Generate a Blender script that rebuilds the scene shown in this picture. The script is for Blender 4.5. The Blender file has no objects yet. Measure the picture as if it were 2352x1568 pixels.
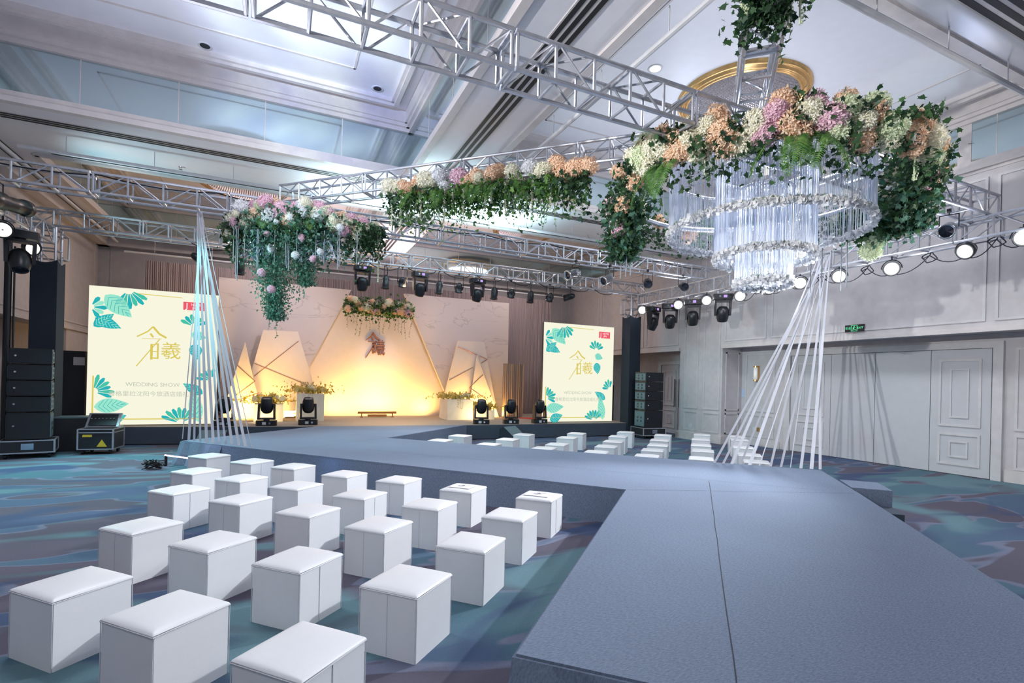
import bpy, bmesh, math, random
from mathutils import Vector, Matrix
import numpy as np
random.seed(7)
PI = math.pi
S2 = 2 ** .5
C = bpy.context.scene.collection
sc = bpy.context.scene

# ------------------------------------------------------------------ camera
FPX, CX, CY = 1172., 1176., 877.
YAW, ROLL, HC = math.radians(24.63), math.radians(1.41), 1.7
_f = Vector((math.sin(YAW), math.cos(YAW), 0)); _r = Vector((math.cos(YAW), -math.sin(YAW), 0)); _u = Vector((0, 0, 1))
R0 = math.cos(ROLL) * _r + math.sin(ROLL) * _u
R1 = -math.sin(ROLL) * _r + math.cos(ROLL) * _u
cam_d = bpy.data.cameras.new('camera'); cam = bpy.data.objects.new('camera', cam_d); C.objects.link(cam)
cam_d.sensor_width = 36; cam_d.lens = FPX / 2352 * 36; cam_d.shift_y = (CY - 784) / 2352; cam_d.shift_x = 0
cam_d.clip_start = .05; cam_d.clip_end = 200
M = Matrix.Identity(4)
for i in range(3):
    M[i][0] = R0[i]; M[i][1] = R1[i]; M[i][2] = -_f[i]
M[2][3] = HC
cam.matrix_world = M
sc.camera = cam
sc.view_settings.view_transform = 'Standard'
try: sc.view_settings.look = 'None'
except Exception: pass
sc.view_settings.exposure = 0.08
sc.view_settings.gamma = 1
sc.view_settings.use_curve_mapping = False
cy_ = sc.cycles
cy_.max_bounces = 6; cy_.diffuse_bounces = 4; cy_.glossy_bounces = 3; cy_.transparent_max_bounces = 6; cy_.transmission_bounces = 4
cy_.caustics_reflective = False; cy_.caustics_refractive = False
cy_.sample_clamp_indirect = 4

def ray(px, py): return ((px - CX) / FPX) * R0 - ((py - CY) / FPX) * R1 + _f
def uz(px, py, z): d = ray(px, py); return Vector((0, 0, HC)) + d * ((z - HC) / d.z)
def ux(px, py, x): d = ray(px, py); return Vector((0, 0, HC)) + d * (x / d.x)
def uy(px, py, y): d = ray(px, py); return Vector((0, 0, HC)) + d * (y / d.y)
def ab(a, b, z=0.): return Vector(((b - a) / S2, (b + a) / S2, z))

# ------------------------------------------------------------------ world + large lights
def lin(c):
    c = c / 255.
    return c / 12.92 if c <= .04045 else ((c + .055) / 1.055) ** 2.4
def rgb(r, g, b): return (lin(r), lin(g), lin(b), 1)
w = bpy.data.worlds.new('world'); sc.world = w; w.use_nodes = True
w.node_tree.nodes['Background'].inputs[0].default_value = (.35, .4, .5, 1)
w.node_tree.nodes['Background'].inputs[1].default_value = .3

LK = .88
def light(name, kind, loc, energy, col=(1, 1, 1), size=.1, target=None, spot=60, blend=.5, shape=None, sy=None):
    d = bpy.data.lights.new(name, kind); d.energy = energy * LK; d.color = col
    if kind == 'AREA':
        d.shape = shape or 'DISK'; d.size = size
        if sy: d.size_y = sy
    else: d.shadow_soft_size = size
    if kind == 'SPOT': d.spot_size = math.radians(spot); d.spot_blend = blend
    o = bpy.data.objects.new(name, d); C.objects.link(o); o.location = loc
    if target is not None:
        v = Vector(target) - Vector(loc); o.rotation_euler = v.to_track_quat('-Z', 'Y').to_euler()
    return o
COOL = (.90, .93, 1.)
# chandeliers of the four ceiling bays (light thrown down) 
CH = [(8.0, 7.15), (-1.2, 6.8), (-1.0, 16.6), (8.0, 16.6)]
for i, (x, y) in enumerate(CH):
    light('chandelier_light', 'AREA', (x, y, 6.85), (240, 200, 120, 120)[i], COOL if i < 2 else (1, .86, .84), 1.9, (x, y, 0))
light('room_light', 'AREA', (-1.2, -1.5, 6.9), 200, COOL, 3., (-1.2, -1.5, 0))
light('room_light', 'AREA', (8.0, -1.5, 6.9), 240, COOL, 3., (8, -1.5, 0))
def gobo(o, scale, seed, tint1, tint2):
    d = o.data; d.use_nodes = True; nt = d.node_tree; em = nt.nodes['Emission']
    tc = nt.nodes.new('ShaderNodeTexCoord'); mp = nt.nodes.new('ShaderNodeMapping'); mp.inputs['Location'].default_value = (seed, seed * .7, seed)
    mp.inputs['Scale'].default_value = (scale, scale * .45, scale); mp.inputs['Rotation'].default_value = (0, 0, .6)
    nz = nt.nodes.new('ShaderNodeTexNoise'); nz.inputs['Scale'].default_value = 1.6; nz.inputs['Detail'].default_value = 3; nz.inputs['Distortion'].default_value = .8
    cr = nt.nodes.new('ShaderNodeValToRGB'); cr.color_ramp.elements[0].position = .43; cr.color_ramp.elements[1].position = .60
    cr.color_ramp.elements[0].color = tint1; cr.color_ramp.elements[1].color = tint2
    nt.links.new(tc.outputs['Normal'], mp.inputs[0]); nt.links.new(mp.outputs[0], nz.inputs['Vector'])
    nt.links.new(nz.outputs[0], cr.inputs[0]); nt.links.new(cr.outputs[0], em.inputs[0])
# moving-head beams with cloud gobos thrown on the ceiling
for (p, t, e, sp, c1, c2, sd) in (
        ((10.6, 11.4, 4.0), (7.4, 7.6, 7.3), 330, 80, (.42, .52, .75, 1), (.95, .98, 1, 1), 3.1),
        ((-3.4, 2.2, 4.3), (.9, 10.2, 7.2), 17000, 30, (.22, .3, .62, 1), (.85, 1, 1, 1), 8.4),
        ((10.6, 4.6, 4.0), (6.5, 5.5, 7.3), 240, 100, (.42, .5, .75, 1), (1, .95, 1, 1), 1.7),
        ((-4.0, 12.4, 4.1), (-1, 13, 7.3), 500, 90, (.35, .75, .85, 1), (.8, 1, 1, 1), 5.2),
        ((1.9, 13.5, 4.2), (1, 12, 6.), 150, 60, (.3, .5, .6, 1), (1, 1, .7, 1), 12.2)):
    gobo(light('gobo_beam', 'SPOT', p, e * .55, (1, 1, 1), .25, t, sp, 1.), 12. if e > 5000 else 3.6, sd, c1, c2)
# unseen area lamps added as soft upward bounce onto the ceiling
light('bounce_fill', 'AREA', (-1.2, 7.2, 4.4), 115, (.86, .85, 1.), 5., (-1.2, 7.4, 9))
light('bounce_fill', 'AREA', (8.2, 7.8, 4.3), 95, (.88, .9, 1.), 3., (8.2, 7.8, 9))
light('bounce_fill', 'AREA', (3.4, 11.9, 5.3), 230, (.62, .93, 1.), 5, (3.4, 11.9, 9), shape='RECTANGLE', sy=1.)
light('bounce_fill', 'AREA', (3.4, 16.3, 5.3), 170, (1., .8, .85), 6, (3.4, 16.3, 9), shape='RECTANGLE', sy=3)
# truss wash lights on the audience, runway and wall, with added front spots
for (p, t, e, c, sp) in (
        ((10.7, 5.4, 4.1), (.2, 4.8, 0), 3600, (.93, .96, 1.), 44), ((10.7, 7.6, 4.1), (2, 5.4, 0), 800, (.93, .95, 1.), 55),
        ((10.7, 4.4, 4.1), (3.5, 3, 0), 420, (.9, .94, 1.), 80), ((10.7, 1.6, 4.1), (5.8, 4.6, 4.4), 800, (1., .97, .95), 50),  # last one: unseen front spot added to brighten the flower ring
        ((-4.2, 2.4, 4.1), (5.6, 4.8, 4.3), 3200, (1., .98, .96), 46), ((-4.2, 5.6, 4.1), (1.8, 8.6, 4.5), 420, (.95, .97, 1.), 60),  # first one: front spot added from the camera side for the blooms
        ((-4.0, 12.6, 4.1), (-3.0, 10.6, 0), 1100, (.4, .95, 1.), 80), ((-4.0, 11.0, 4.1), (7, 11.2, 0), 900, (.35, .95, 1.), 50),
        ((-4.0, 9.0, 4.1), (12, 12.5, 2.4), 800, (.5, .95, 1.), 38), ((-4.0, 8.0, 4.1), (12, 7, 1.4), 520, (.84, .9, 1.), 60)):
    light('wash_beam', 'SPOT', p, e, c, .06, t, sp, .7)

# ------------------------------------------------------------------ materials
def new_mat(name):
    m = bpy.data.materials.new(name); m.use_nodes = True
    return m, m.node_tree, m.node_tree.nodes['Principled BSDF']
def mat(name, c, rough=.5, metal=0., var=.06, vs=6., bump=0., bs=60., c2=None, emis=0., coat=0., trans=0., alpha=1., stretch=None):
    m, nt, b = new_mat(name); col = rgb(*c)
    tc = nt.nodes.new('ShaderNodeTexCoord'); mp = nt.nodes.new('ShaderNodeMapping')
    nt.links.new(tc.outputs['Object'], mp.inputs[0])
    if stretch: mp.inputs['Scale'].default_value = stretch
    nz = nt.nodes.new('ShaderNodeTexNoise'); nz.inputs['Scale'].default_value = vs; nz.inputs['Detail'].default_value = 4
    nt.links.new(mp.outputs[0], nz.inputs['Vector'])
    mx = nt.nodes.new('ShaderNodeMix'); mx.data_type = 'RGBA'
    a = rgb(*[max(0, v * (1 - var)) for v in c]); z = rgb(*(c2 or [min(255, v * (1 + var)) for v in c]))
    mx.inputs[6].default_value = a; mx.inputs[7].default_value = z
    nt.links.new(nz.outputs[0], mx.inputs[0]); nt.links.new(mx.outputs[2], b.inputs['Base Color'])
    b.inputs['Roughness'].default_value = rough; b.inputs['Metallic'].default_value = metal
    if coat: b.inputs['Coat Weight'].default_value = coat
    if trans: b.inputs['Transmission Weight'].default_value = trans
    if alpha < 1: b.inputs['Alpha'].default_value = alpha
    if emis:
        nt.links.new(mx.outputs[2], b.inputs['Emission Color']); b.inputs['Emission Strength'].default_value = emis
    if bump:
        n2 = nt.nodes.new('ShaderNodeTexNoise'); n2.inputs['Scale'].default_value = bs; n2.inputs['Detail'].default_value = 3
        nt.links.new(mp.outputs[0], n2.inputs['Vector'])
        bp = nt.nodes.new('ShaderNodeBump'); bp.inputs['Strength'].default_value = bump; bp.inputs['Distance'].default_value = .01
        nt.links.new(n2.outputs[0], bp.inputs['Height']); nt.links.new(bp.outputs[0], b.inputs['Normal'])
    return m
def emat(name, c, s=1.):
    m = bpy.data.materials.new(name); m.use_nodes = True; nt = m.node_tree; nt.nodes.clear()
    o = nt.nodes.new('ShaderNodeOutputMaterial'); e = nt.nodes.new('ShaderNodeEmission')
    e.inputs[0].default_value = rgb(*c); e.inputs[1].default_value = s; nt.links.new(e.outputs[0], o.inputs[0])
    return m
def leafmat(name, c, c2, tr=.35):
    m, nt, b = new_mat(name)
    ge = nt.nodes.new('ShaderNodeNewGeometry'); mx = nt.nodes.new('ShaderNodeMix'); mx.data_type = 'RGBA'
    mx.inputs[6].default_value = rgb(*c); mx.inputs[7].default_value = rgb(*c2)
    nt.links.new(ge.outputs['Random Per Island'], mx.inputs[0]); nt.links.new(mx.outputs[2], b.inputs['Base Color'])
    b.inputs['Roughness'].default_value = .55
    t = nt.nodes.new('ShaderNodeBsdfTranslucent'); nt.links.new(mx.outputs[2], t.inputs[0])
    ms = nt.nodes.new('ShaderNodeMixShader'); ms.inputs[0].default_value = tr
    out = nt.nodes['Material Output']; nt.links.new(b.outputs[0], ms.inputs[1]); nt.links.new(t.outputs[0], ms.inputs[2]); nt.links.new(ms.outputs[0], out.inputs[0])
    return m

WALL = mat('wall_paint', (196, 192, 194), .6, bump=.05, bs=20)
CEIL = mat('ceiling_paint', (224, 224, 230), .28, var=.02)
MOLD = mat('cream_moulding', (206, 200, 199), .45)
WMOLD = mat('wall_moulding', (202, 200, 202), .45)
MIRR = mat('mirror_glass', (190, 208, 212), .06, metal=.85, var=.03, vs=1.)
SLOT = mat('slot_black', (24, 24, 28), .6)
ALU = mat('truss_aluminium', (196, 198, 206), .32, metal=.75, var=.12, vs=9)
BLK = mat('black_plastic', (26, 28, 34), .35, var=.2)
BLKCLOTH = mat('black_cloth', (38, 46, 58), .9, bump=.2, bs=80)
GRILLE = mat('speaker_grille_black', (22, 26, 34), .7, bump=.4, bs=300)
SPKSIDE = mat('speaker_side_grey', (92, 118, 128), .5)
LENS = mat('lens_glass', (40, 46, 60), .06, metal=.3, var=.3, vs=30, coat=1.)
CHROME = mat('polished_chrome', (222, 224, 228), .12, metal=1.)
WHITEL = mat('white_leatherette', (232, 233, 236), .38, var=.015, bump=.06, bs=35)
PIPING = mat('white_piping', (206, 207, 212), .45)
GOLD = mat('gold_leaf', (222, 178, 118), .3, metal=.85, var=.15, vs=14)
CRYS = mat('crystal_bead', (196, 192, 196), .12, metal=.55, var=.3, vs=40)
COPPER = mat('copper_letters', (176, 112, 74), .35, metal=.7)
YELLOWTRI = mat('warning_yellow', (222, 196, 60), .5)
RIBBON = mat('white_satin_ribbon', (206, 208, 216), .35, var=.02)
ACRYL = mat('clear_acrylic', (215, 225, 235), .1, trans=.55)
CASEB = mat('flight_case_black', (34, 38, 44), .5, bump=.2, bs=90)
TEAL = leafmat('teal_greenery', (58, 112, 92), (110, 150, 128))
IVY = leafmat('ivy_leaf', (24, 56, 40), (72, 108, 66))
FERN = leafmat('fern_green', (62, 118, 56), (122, 164, 78))
SAGE = leafmat('sage_wisp', (120, 140, 120), (170, 186, 160))
STEMM = mat('stem_brown', (66, 70, 48), .7)
CREAM = leafmat('cream_petal', (244, 240, 214), (254, 252, 238), .2)
PEACH = leafmat('peach_petal', (248, 206, 172), (254, 232, 206), .2)
PINK = leafmat('pink_petal', (236, 190, 212), (250, 222, 230), .2)
WHITEP = leafmat('white_petal', (240, 242, 246), (254, 254, 254), .2)
LIME = leafmat('lime_petal', (222, 236, 196), (240, 246, 220), .2)
YELL = leafmat('yellow_bloom', (226, 200, 96), (250, 236, 170), .3)
STRING = leafmat('crystal_string', (218, 226, 244), (250, 252, 255), .4)

def carpet_floor():
    m, nt, b = new_mat('swirl_carpet'); N = nt.nodes; L = nt.links
    tc = N.new('ShaderNodeTexCoord'); mp = N.new('ShaderNodeMapping')
    mp.inputs['Rotation'].default_value = (0, 0, -.25); mp.inputs['Scale'].default_value = (.3, .78, 1)
    L.new(tc.outputs['Object'], mp.inputs[0])
    def layer(off, scale, dist, lo, hi):
        m2 = N.new('ShaderNodeMapping'); m2.inputs['Location'].default_value = (off, off * 1.7, off)
        L.new(mp.outputs[0], m2.inputs[0])
        n = N.new('ShaderNodeTexNoise'); n.inputs['Scale'].default_value = scale; n.inputs['Detail'].default_value = 1.5; n.inputs['Distortion'].default_value = dist
        L.new(m2.outputs[0], n.inputs['Vector'])
        r = N.new('ShaderNodeMapRange'); r.inputs['From Min'].default_value = lo; r.inputs['From Max'].default_value = hi; L.new(n.outputs[0], r.inputs['Value'])
        return r.outputs[0]
    def mix(f, a, bb):
        x = N.new('ShaderNodeMix'); x.data_type = 'RGBA'; L.new(f, x.inputs[0])
        for i, v in ((6, a), (7, bb)):
            if isinstance(v, tuple): x.inputs[i].default_value = v
            else: L.new(v, x.inputs[i])
        return x.outputs[2]
    base = mix(layer(3.1, 1.1, .6, .40, .60), rgb(70, 104, 118), rgb(68, 86, 118))
    c1 = mix(layer(11.3, 1.4, 1.1, .50, .515), base, rgb(106, 112, 134))
    c2 = mix(layer(11.3, 1.4, 1.1, .53, .54), c1, rgb(84, 80, 96))
    c3 = mix(layer(23.3, 1.0, 1.6, .56, .64), c2, rgb(92, 124, 134))
    c4 = mix(layer(37.7, 1.3, .9, .60, .66), c3, rgb(56, 72, 106))
    n = N.new('ShaderNodeTexNoise'); n.inputs['Scale'].default_value = 55; n.inputs['Detail'].default_value = 2; L.new(tc.outputs['Object'], n.inputs['Vector'])
    r = N.new('ShaderNodeMapRange'); r.inputs['To Min'].default_value = .86; r.inputs['To Max'].default_value = 1.14; L.new(n.outputs[0], r.inputs['Value'])
    v = N.new('ShaderNodeVectorMath'); v.operation = 'SCALE'; L.new(c4, v.inputs[0]); L.new(r.outputs[0], v.inputs['Scale'])
    L.new(v.outputs[0], b.inputs['Base Color']); b.inputs['Roughness'].default_value = .95
    return m
FLOOR = carpet_floor()
def felt(name, c):
    m, nt, b = new_mat(name); N = nt.nodes; L = nt.links
    tc = N.new('ShaderNodeTexCoord'); mp = N.new('ShaderNodeMapping'); mp.inputs['Rotation'].default_value = (0, 0, .78); mp.inputs['Scale'].default_value = (1, 3.2, 1)
    L.new(tc.outputs['Object'], mp.inputs[0])
    n = N.new('ShaderNodeTexNoise'); n.inputs['Scale'].default_value = 42; n.inputs['Detail'].default_value = 5; n.inputs['Roughness'].default_value = .7; L.new(mp.outputs[0], n.inputs['Vector'])
    n2 = N.new('ShaderNodeTexNoise'); n2.inputs['Scale'].default_value = .9; n2.inputs['Detail'].default_value = 3; L.new(tc.outputs['Object'], n2.inputs['Vector'])
    x = N.new('ShaderNodeMix'); x.data_type = 'RGBA'; x.inputs[6].default_value = rgb(*[v * .58 for v in c]); x.inputs[7].default_value = rgb(*[min(255, v * 1.42) for v in c])
    L.new(n.outputs[0], x.inputs[0])
    r = N.new('ShaderNodeMapRange'); r.inputs['To Min'].default_value = .88; r.inputs['To Max'].default_value = 1.1; L.new(n2.outputs[0], r.inputs['Value'])
    v = N.new('ShaderNodeVectorMath'); v.operation = 'SCALE'; L.new(x.outputs[2], v.inputs[0]); L.new(r.outputs[0], v.inputs['Scale'])
    L.new(v.outputs[0], b.inputs['Base Color']); b.inputs['Roughness'].default_value = .95; b.inputs['Specular IOR Level'].default_value = .1
    return m
FELT = felt('blue_grey_felt', (108, 119, 137))
def marble():
    m, nt, b = new_mat('veined_marble_print'); N = nt.nodes; L = nt.links
    tc = N.new('ShaderNodeTexCoord'); mp = N.new('ShaderNodeMapping'); mp.inputs['Rotation'].default_value = (0, .5, 0); mp.inputs['Scale'].default_value = (.5, .5, 1.3)
    L.new(tc.outputs['Object'], mp.inputs[0])
    n = N.new('ShaderNodeTexNoise'); n.inputs['Scale'].default_value = 1.1; n.inputs['Detail'].default_value = 8; n.inputs['Distortion'].default_value = .7; L.new(mp.outputs[0], n.inputs['Vector'])
    s = N.new('ShaderNodeMath'); s.operation = 'SUBTRACT'; s.inputs[1].default_value = .5; L.new(n.outputs[0], s.inputs[0])
    a = N.new('ShaderNodeMath'); a.operation = 'ABSOLUTE'; L.new(s.outputs[0], a.inputs[0])
    r = N.new('ShaderNodeMapRange'); r.inputs['From Max'].default_value = .012; L.new(a.outputs[0], r.inputs['Value'])
    x = N.new('ShaderNodeMix'); x.data_type = 'RGBA'; x.inputs[6].default_value = rgb(188, 180, 182); x.inputs[7].default_value = rgb(212, 202, 202); L.new(r.outputs[0], x.inputs[0])
    L.new(x.outputs[2], b.inputs['Base Color']); b.inputs['Roughness'].default_value = .55
    return m
MARBLE = marble()
PANELC = mat('cream_panel', (228, 218, 214), .6, var=.02)
DRAPE = mat('taupe_drape', (158, 144, 146), .8, var=.12, vs=3, stretch=(9, 9, .4))
WOODC = mat('striped_taupe_panel', (176, 150, 132), .7, var=.16, vs=2, stretch=(16, 16, .5))
STAGEC = felt('stage_grey_felt', (142, 132, 122))
DARKF = mat('stage_skirt_grey', (72, 82, 96), .95, bump=.1, bs=80)

# ------------------------------------------------------------------ mesh builder
class MB:
    def __init__(s): s.v = []; s.f = []
    def add(s, vs, fs):
        o = len(s.v); s.v.extend([tuple(p) for p in vs]); s.f.extend([tuple(i + o for i in f) for f in fs]); return s
    def box(s, x0, y0, z0, x1, y1, z1):
        return s.add([(x0, y0, z0), (x1, y0, z0), (x1, y1, z0), (x0, y1, z0), (x0, y0, z1), (x1, y0, z1), (x1, y1, z1), (x0, y1, z1)],
                     [(0, 3, 2, 1), (4, 5, 6, 7), (0, 1, 5, 4), (1, 2, 6, 5), (2, 3, 7, 6), (3, 0, 4, 7)])
    def tube(s, p, q, r, n=6, r2=None, cap=True):
        p = Vector(p); q = Vector(q); d = (q - p)
        if d.length < 1e-6: return s
        d.normalize(); a = d.orthogonal().normalized(); b = d.cross(a); r2 = r if r2 is None else r2
        vs = [p + (a * math.cos(2 * PI * i / n) + b * math.sin(2 * PI * i / n)) * r for i in range(n)] + \
             [q + (a * math.cos(2 * PI * i / n) + b * math.sin(2 * PI * i / n)) * r2 for i in range(n)]
        fs = [(i, (i + 1) % n, (i + 1) % n + n, i + n) for i in range(n)]
        if cap: fs += [tuple(range(n))[::-1], tuple(range(n, 2 * n))]
        return s.add(vs, fs)
    def path(s, pts, r, n=5):
        for a, b in zip(pts, pts[1:]): s.tube(a, b, r, n)
        return s
    def prism(s, pts, off):
        off = Vector(off); n = len(pts); pts = [Vector(p) for p in pts]
        return s.add(pts + [p + off for p in pts], [tuple(range(n))[::-1], tuple(range(n, 2 * n))] + [(i, (i + 1) % n, (i + 1) % n + n, i + n) for i in range(n)])
    def lathe(s, prof, c=(0, 0, 0), n=24, close=False):
        k = len(prof); c = Vector(c)
        vs = [c + Vector((r * math.cos(2 * PI * i / n), r * math.sin(2 * PI * i / n), z)) for i in range(n) for r, z in prof]
        fs = []
        for i in range(n):
            j = (i + 1) % n
            for t in range(k - 1): fs.append((i * k + t, j * k + t, j * k + t + 1, i * k + t + 1))
        return s.add(vs, fs)
    def xf(s, M, start=0):
        for i in range(start, len(s.v)): s.v[i] = tuple(M @ Vector(s.v[i]))
        return s
    def build(s, name, m, parent=None, smooth=False, loc=None):
        me = bpy.data.meshes.new(name); me.from_pydata(s.v, [], s.f)
        if smooth: me.polygons.foreach_set('use_smooth', [True] * len(me.polygons))
        for mm in (m if isinstance(m, (list, tuple)) else [m]): me.materials.append(mm)
        me.update(); o = bpy.data.objects.new(name, me); C.objects.link(o)
        if parent is not None: o.parent = parent
        if loc is not None: o.location = loc
        return o
def tag(o, label=None, cat=None, group=None, kind=None):
    if label: o['label'] = label
    if cat: o['category'] = cat
    if group: o['group'] = group
    if kind: o['kind'] = kind
    return o
def empty(name, loc, rz=0, label=None, cat=None, group=None, rot=None):
    o = bpy.data.objects.new(name, None); C.objects.link(o); o.location = loc; o.rotation_euler = rot if rot else (0, 0, rz); o.empty_display_size = .1
    return tag(o, label, cat, group)
def copy_tree(o, parent=None):
    c = o.copy(); C.objects.link(c); c.parent = parent
    for ch in [k for k in o.children]: copy_tree(ch, c)
    return c
def struct(mb, name, m, parent=None):
    o = mb.build(name, m, parent)
    if parent is None: o['kind'] = 'structure'
    return o
ORD = ['first', 'second', 'third', 'fourth', 'fifth', 'sixth', 'seventh', 'eighth', 'ninth', 'tenth', 'eleventh', 'twelfth', 'thirteenth']

# ================================================================== ROOM
XL, XR, YB, YF, ZL, ZH = -5.3, 12.06, 20.4, -6., 6.0, 7.3
struct(MB().box(XL - 1.2, YF, -.1, 13.3, YB + .3, 0), 'floor', FLOOR)
struct(MB().box(XL - 1.2, YF, ZH, 13.3, YB + .3, ZH + .1), 'ceiling', CEIL)
bx = {'l': (-4.5, 2.45), 'r': (3.75, XR)}
by = [(-3.9, 1.05), (3.45, 10.8), (13.2, 19.7)]
low = MB()
def slab(x0, y0, x1, y1): low.box(x0, y0, ZL, x1, y1, ZL + .12)
ys = [YF, -3.9, 1.05, 3.45, 10.8, 13.2, 19.7, YB]
for i in (0, 2, 4, 6): slab(XL, ys[i], XR + .02, ys[i + 1])
for y0, y1 in by: slab(XL, y0, -4.5, y1); slab(2.45, y0, 3.75, y1)
o = struct(low, 'ceiling_dropped_band', CEIL)
# bay fascias: mirrors, bottom moulding, stepped crown
mir, crown, bot, seam = MB(), MB(), MB(), MB()
for (x0, x1) in bx.values():
    rwall = x1 == XR
    for (y0, y1) in by:
        t = .04
        sides = [((x0, y0), (x1, y0), (0, 1)), ((x0, y1), (x1, y1), (0, -1)), ((x0, y0), (x0, y1), (1, 0)), ((x1, y0), (x1, y1), (-1, 0))]
        for (a, b, nrm) in sides:
            nx, ny = nrm
            def strip(mbx, d0, d1, z0, z1):
                e_ = d1 if d0 > .2 else 0
                A_, B_ = (a[0] + (0 if nx else e_), a[1] + (e_ if nx else 0)), (b[0] - (0 if nx else e_), b[1] - (e_ if nx else 0))
                xs = sorted([a[0] + nx * d0, b[0] + nx * d1]); yy = sorted([a[1] + ny * d0, b[1] + ny * d1])
                mbx.box(xs[0] if nx else A_[0], yy[0] if ny else A_[1], z0, xs[1] if nx else B_[0], yy[1] if ny else B_[1], z1)
            strip(mir, -.06, .004, ZL + .12, 6.98)
            strip(bot, -.05, .07, ZL - .04, ZL + .05); strip(bot, -.05, .035, ZL + .05, ZL + .15)
            strip(crown, -.05, .06, 6.9, 6.98); strip(crown, -.05, .12, 6.98, 7.05); strip(crown, -.05, .16, 7.05, 7.3)
            strip(crown, .34, .52, 7.22, 7.3); strip(crown, .38, .46, 7.17, 7.22)
            # panel joints
            L = (b[0] - a[0]) if nx == 0 else (b[1] - a[1]); k = int(L // 1.25)
            for j in range(1, k):
                u = L * j / k
                px_, py_ = (a[0] + u, a[1]) if nx == 0 else (a[0], a[1] + u)
                if nx == 0: seam.box(px_ - .008, min(py_, py_ + ny * .006), ZL + .15, px_ + .008, max(py_, py_ + ny * .006), 6.9)
                else: seam.box(min(px_, px_ + nx * .006), py_ - .008, ZL + .15, max(px_, px_ + nx * .006), py_ + .008, 6.9)
struct(mir, 'trim_1', MIRR); struct(crown, 'trim_2', MOLD); struct(bot, 'trim_3', MOLD); struct(seam, 'trim_4', MOLD)
# thin groove frame on the bay ceilings
g = MB()
for (x0, x1) in bx.values():
    for (y0, y1) in by:
        a0, a1, b0, b1 = x0 + 1.3, x1 - 1.3, y0 + 1.15, y1 - 1.15
        for q in ((a0, b0, a1, b0 + .035), (a0, b1 - .035, a1, b1), (a0, b0, a0 + .035, b1), (a1 - .035, b0, a1, b1)):
            g.box(q[0], q[1], ZH - .012, q[2], q[3], ZH + .01)
struct(g, 'trim_5', MOLD)

# ---- walls
wr = MB()
wr.box(XR, YF, 2.9, 13.2, YB + .3, ZH)                 # upper wall over the niches
wr.box(12.88, YF, 0, 13.2, YB + .3, 2.9)               # recessed plane
for y0, y1 in ((YF, 2.4), (11.25, 13.02), (16.9, YB + .3)): wr.box(XR, y0, 0, 12.88, y1, 2.9)
struct(wr, 'wall_right', WALL)
wb = MB().box(XL - 1.2, YB, 0, 13.2, YB + .3, ZH); struct(wb, 'wall_back', WALL)
wl = MB(); wl.box(XL - 1.2, YF, 2.9, XL, YB + .3, ZH); wl.box(XL - 1.2, YF, 0, XL - .7, YB + .3, 2.9)
wl.box(XL - .7, YF, 0, XL, 6.0, 2.9); wl.box(XL - .7, 17.8, 0, XL, YB + .3, 2.9)
struct(wl, 'wall_left', WALL)
struct(MB().box(XL - 1.2, YF - .3, 0, 13.3, YF, ZH), 'wall_front', WALL)

fr = MB()
def frame_x(x, y0, y1, z0, z1, wd=.045, d=.022, sgn=-1, mbx=None):
    """raised rectangular moulding on a plane x = const, facing sgn"""
    mbx = fr if mbx is None else mbx
    xa, xb = sorted((x, x + sgn * d))
    mbx.box(xa, y0, z0, xb, y1, z0 + wd); mbx.box(xa, y0, z1 - wd, xb, y1, z1)
    mbx.box(xa, y0, z0 + wd, xb, y0 + wd, z1 - wd); mbx.box(xa, y1 - wd, z0 + wd, xb, y1, z1 - wd)
for (y0, y1) in ((5.02, 9.6), (9.76, 11.17), (-.5, 4.88), (13.1, 14.75), (14.9, 17.6), (17.75, 20.2)):
    frame_x(XR, y0, y1, 3.06, 5.78)
for (y0, y1) in ((11.33, 11.97), (12.2, 12.8)):
    frame_x(XR, y0, y1, 1.0, 5.78); frame_x(XR, y0, y1, .3, .92)
for x, s in ((XL, 1),):
    for (y0, y1) in ((6.5, 9.8), (10, 13.3), (13.5, 17), (17.2, 20)): frame_x(x, y0, y1, 3.06, 5.78, sgn=1)
for (y0, y1) in ((10.1, 11.1),):
    frame_x(12.88, y0, y1, 1.0, 2.72); frame_x(12.88, y0, y1, .25, .92)
frame_x(12.88, 4.3, 4.88, 1.0, 2.6); frame_x(12.88, 4.3, 4.88, .25, .92)
frame_x(12.88, 3.0, 4.2, 1.0, 2.6); frame_x(12.88, 3.0, 4.2, .25, .92)
# niche return of the pilaster (faces the camera side)
def frame_y(y, x0, x1, z0, z1, wd=.04, d=.02, sgn=-1):
    ya, yb = sorted((y, y + sgn * d))
    fr.box(x0, ya, z0, x1, yb, z0 + wd); fr.box(x0, ya, z1 - wd, x1, yb, z1); fr.box(x0, ya, z0, x0 + wd, yb, z1); fr.box(x1 - wd, ya, z0, x1, yb, z1)
frame_y(11.25, 12.2, 12.76, 1.0, 2.75); frame_y(11.25, 12.2, 12.76, .3, .92)
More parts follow.
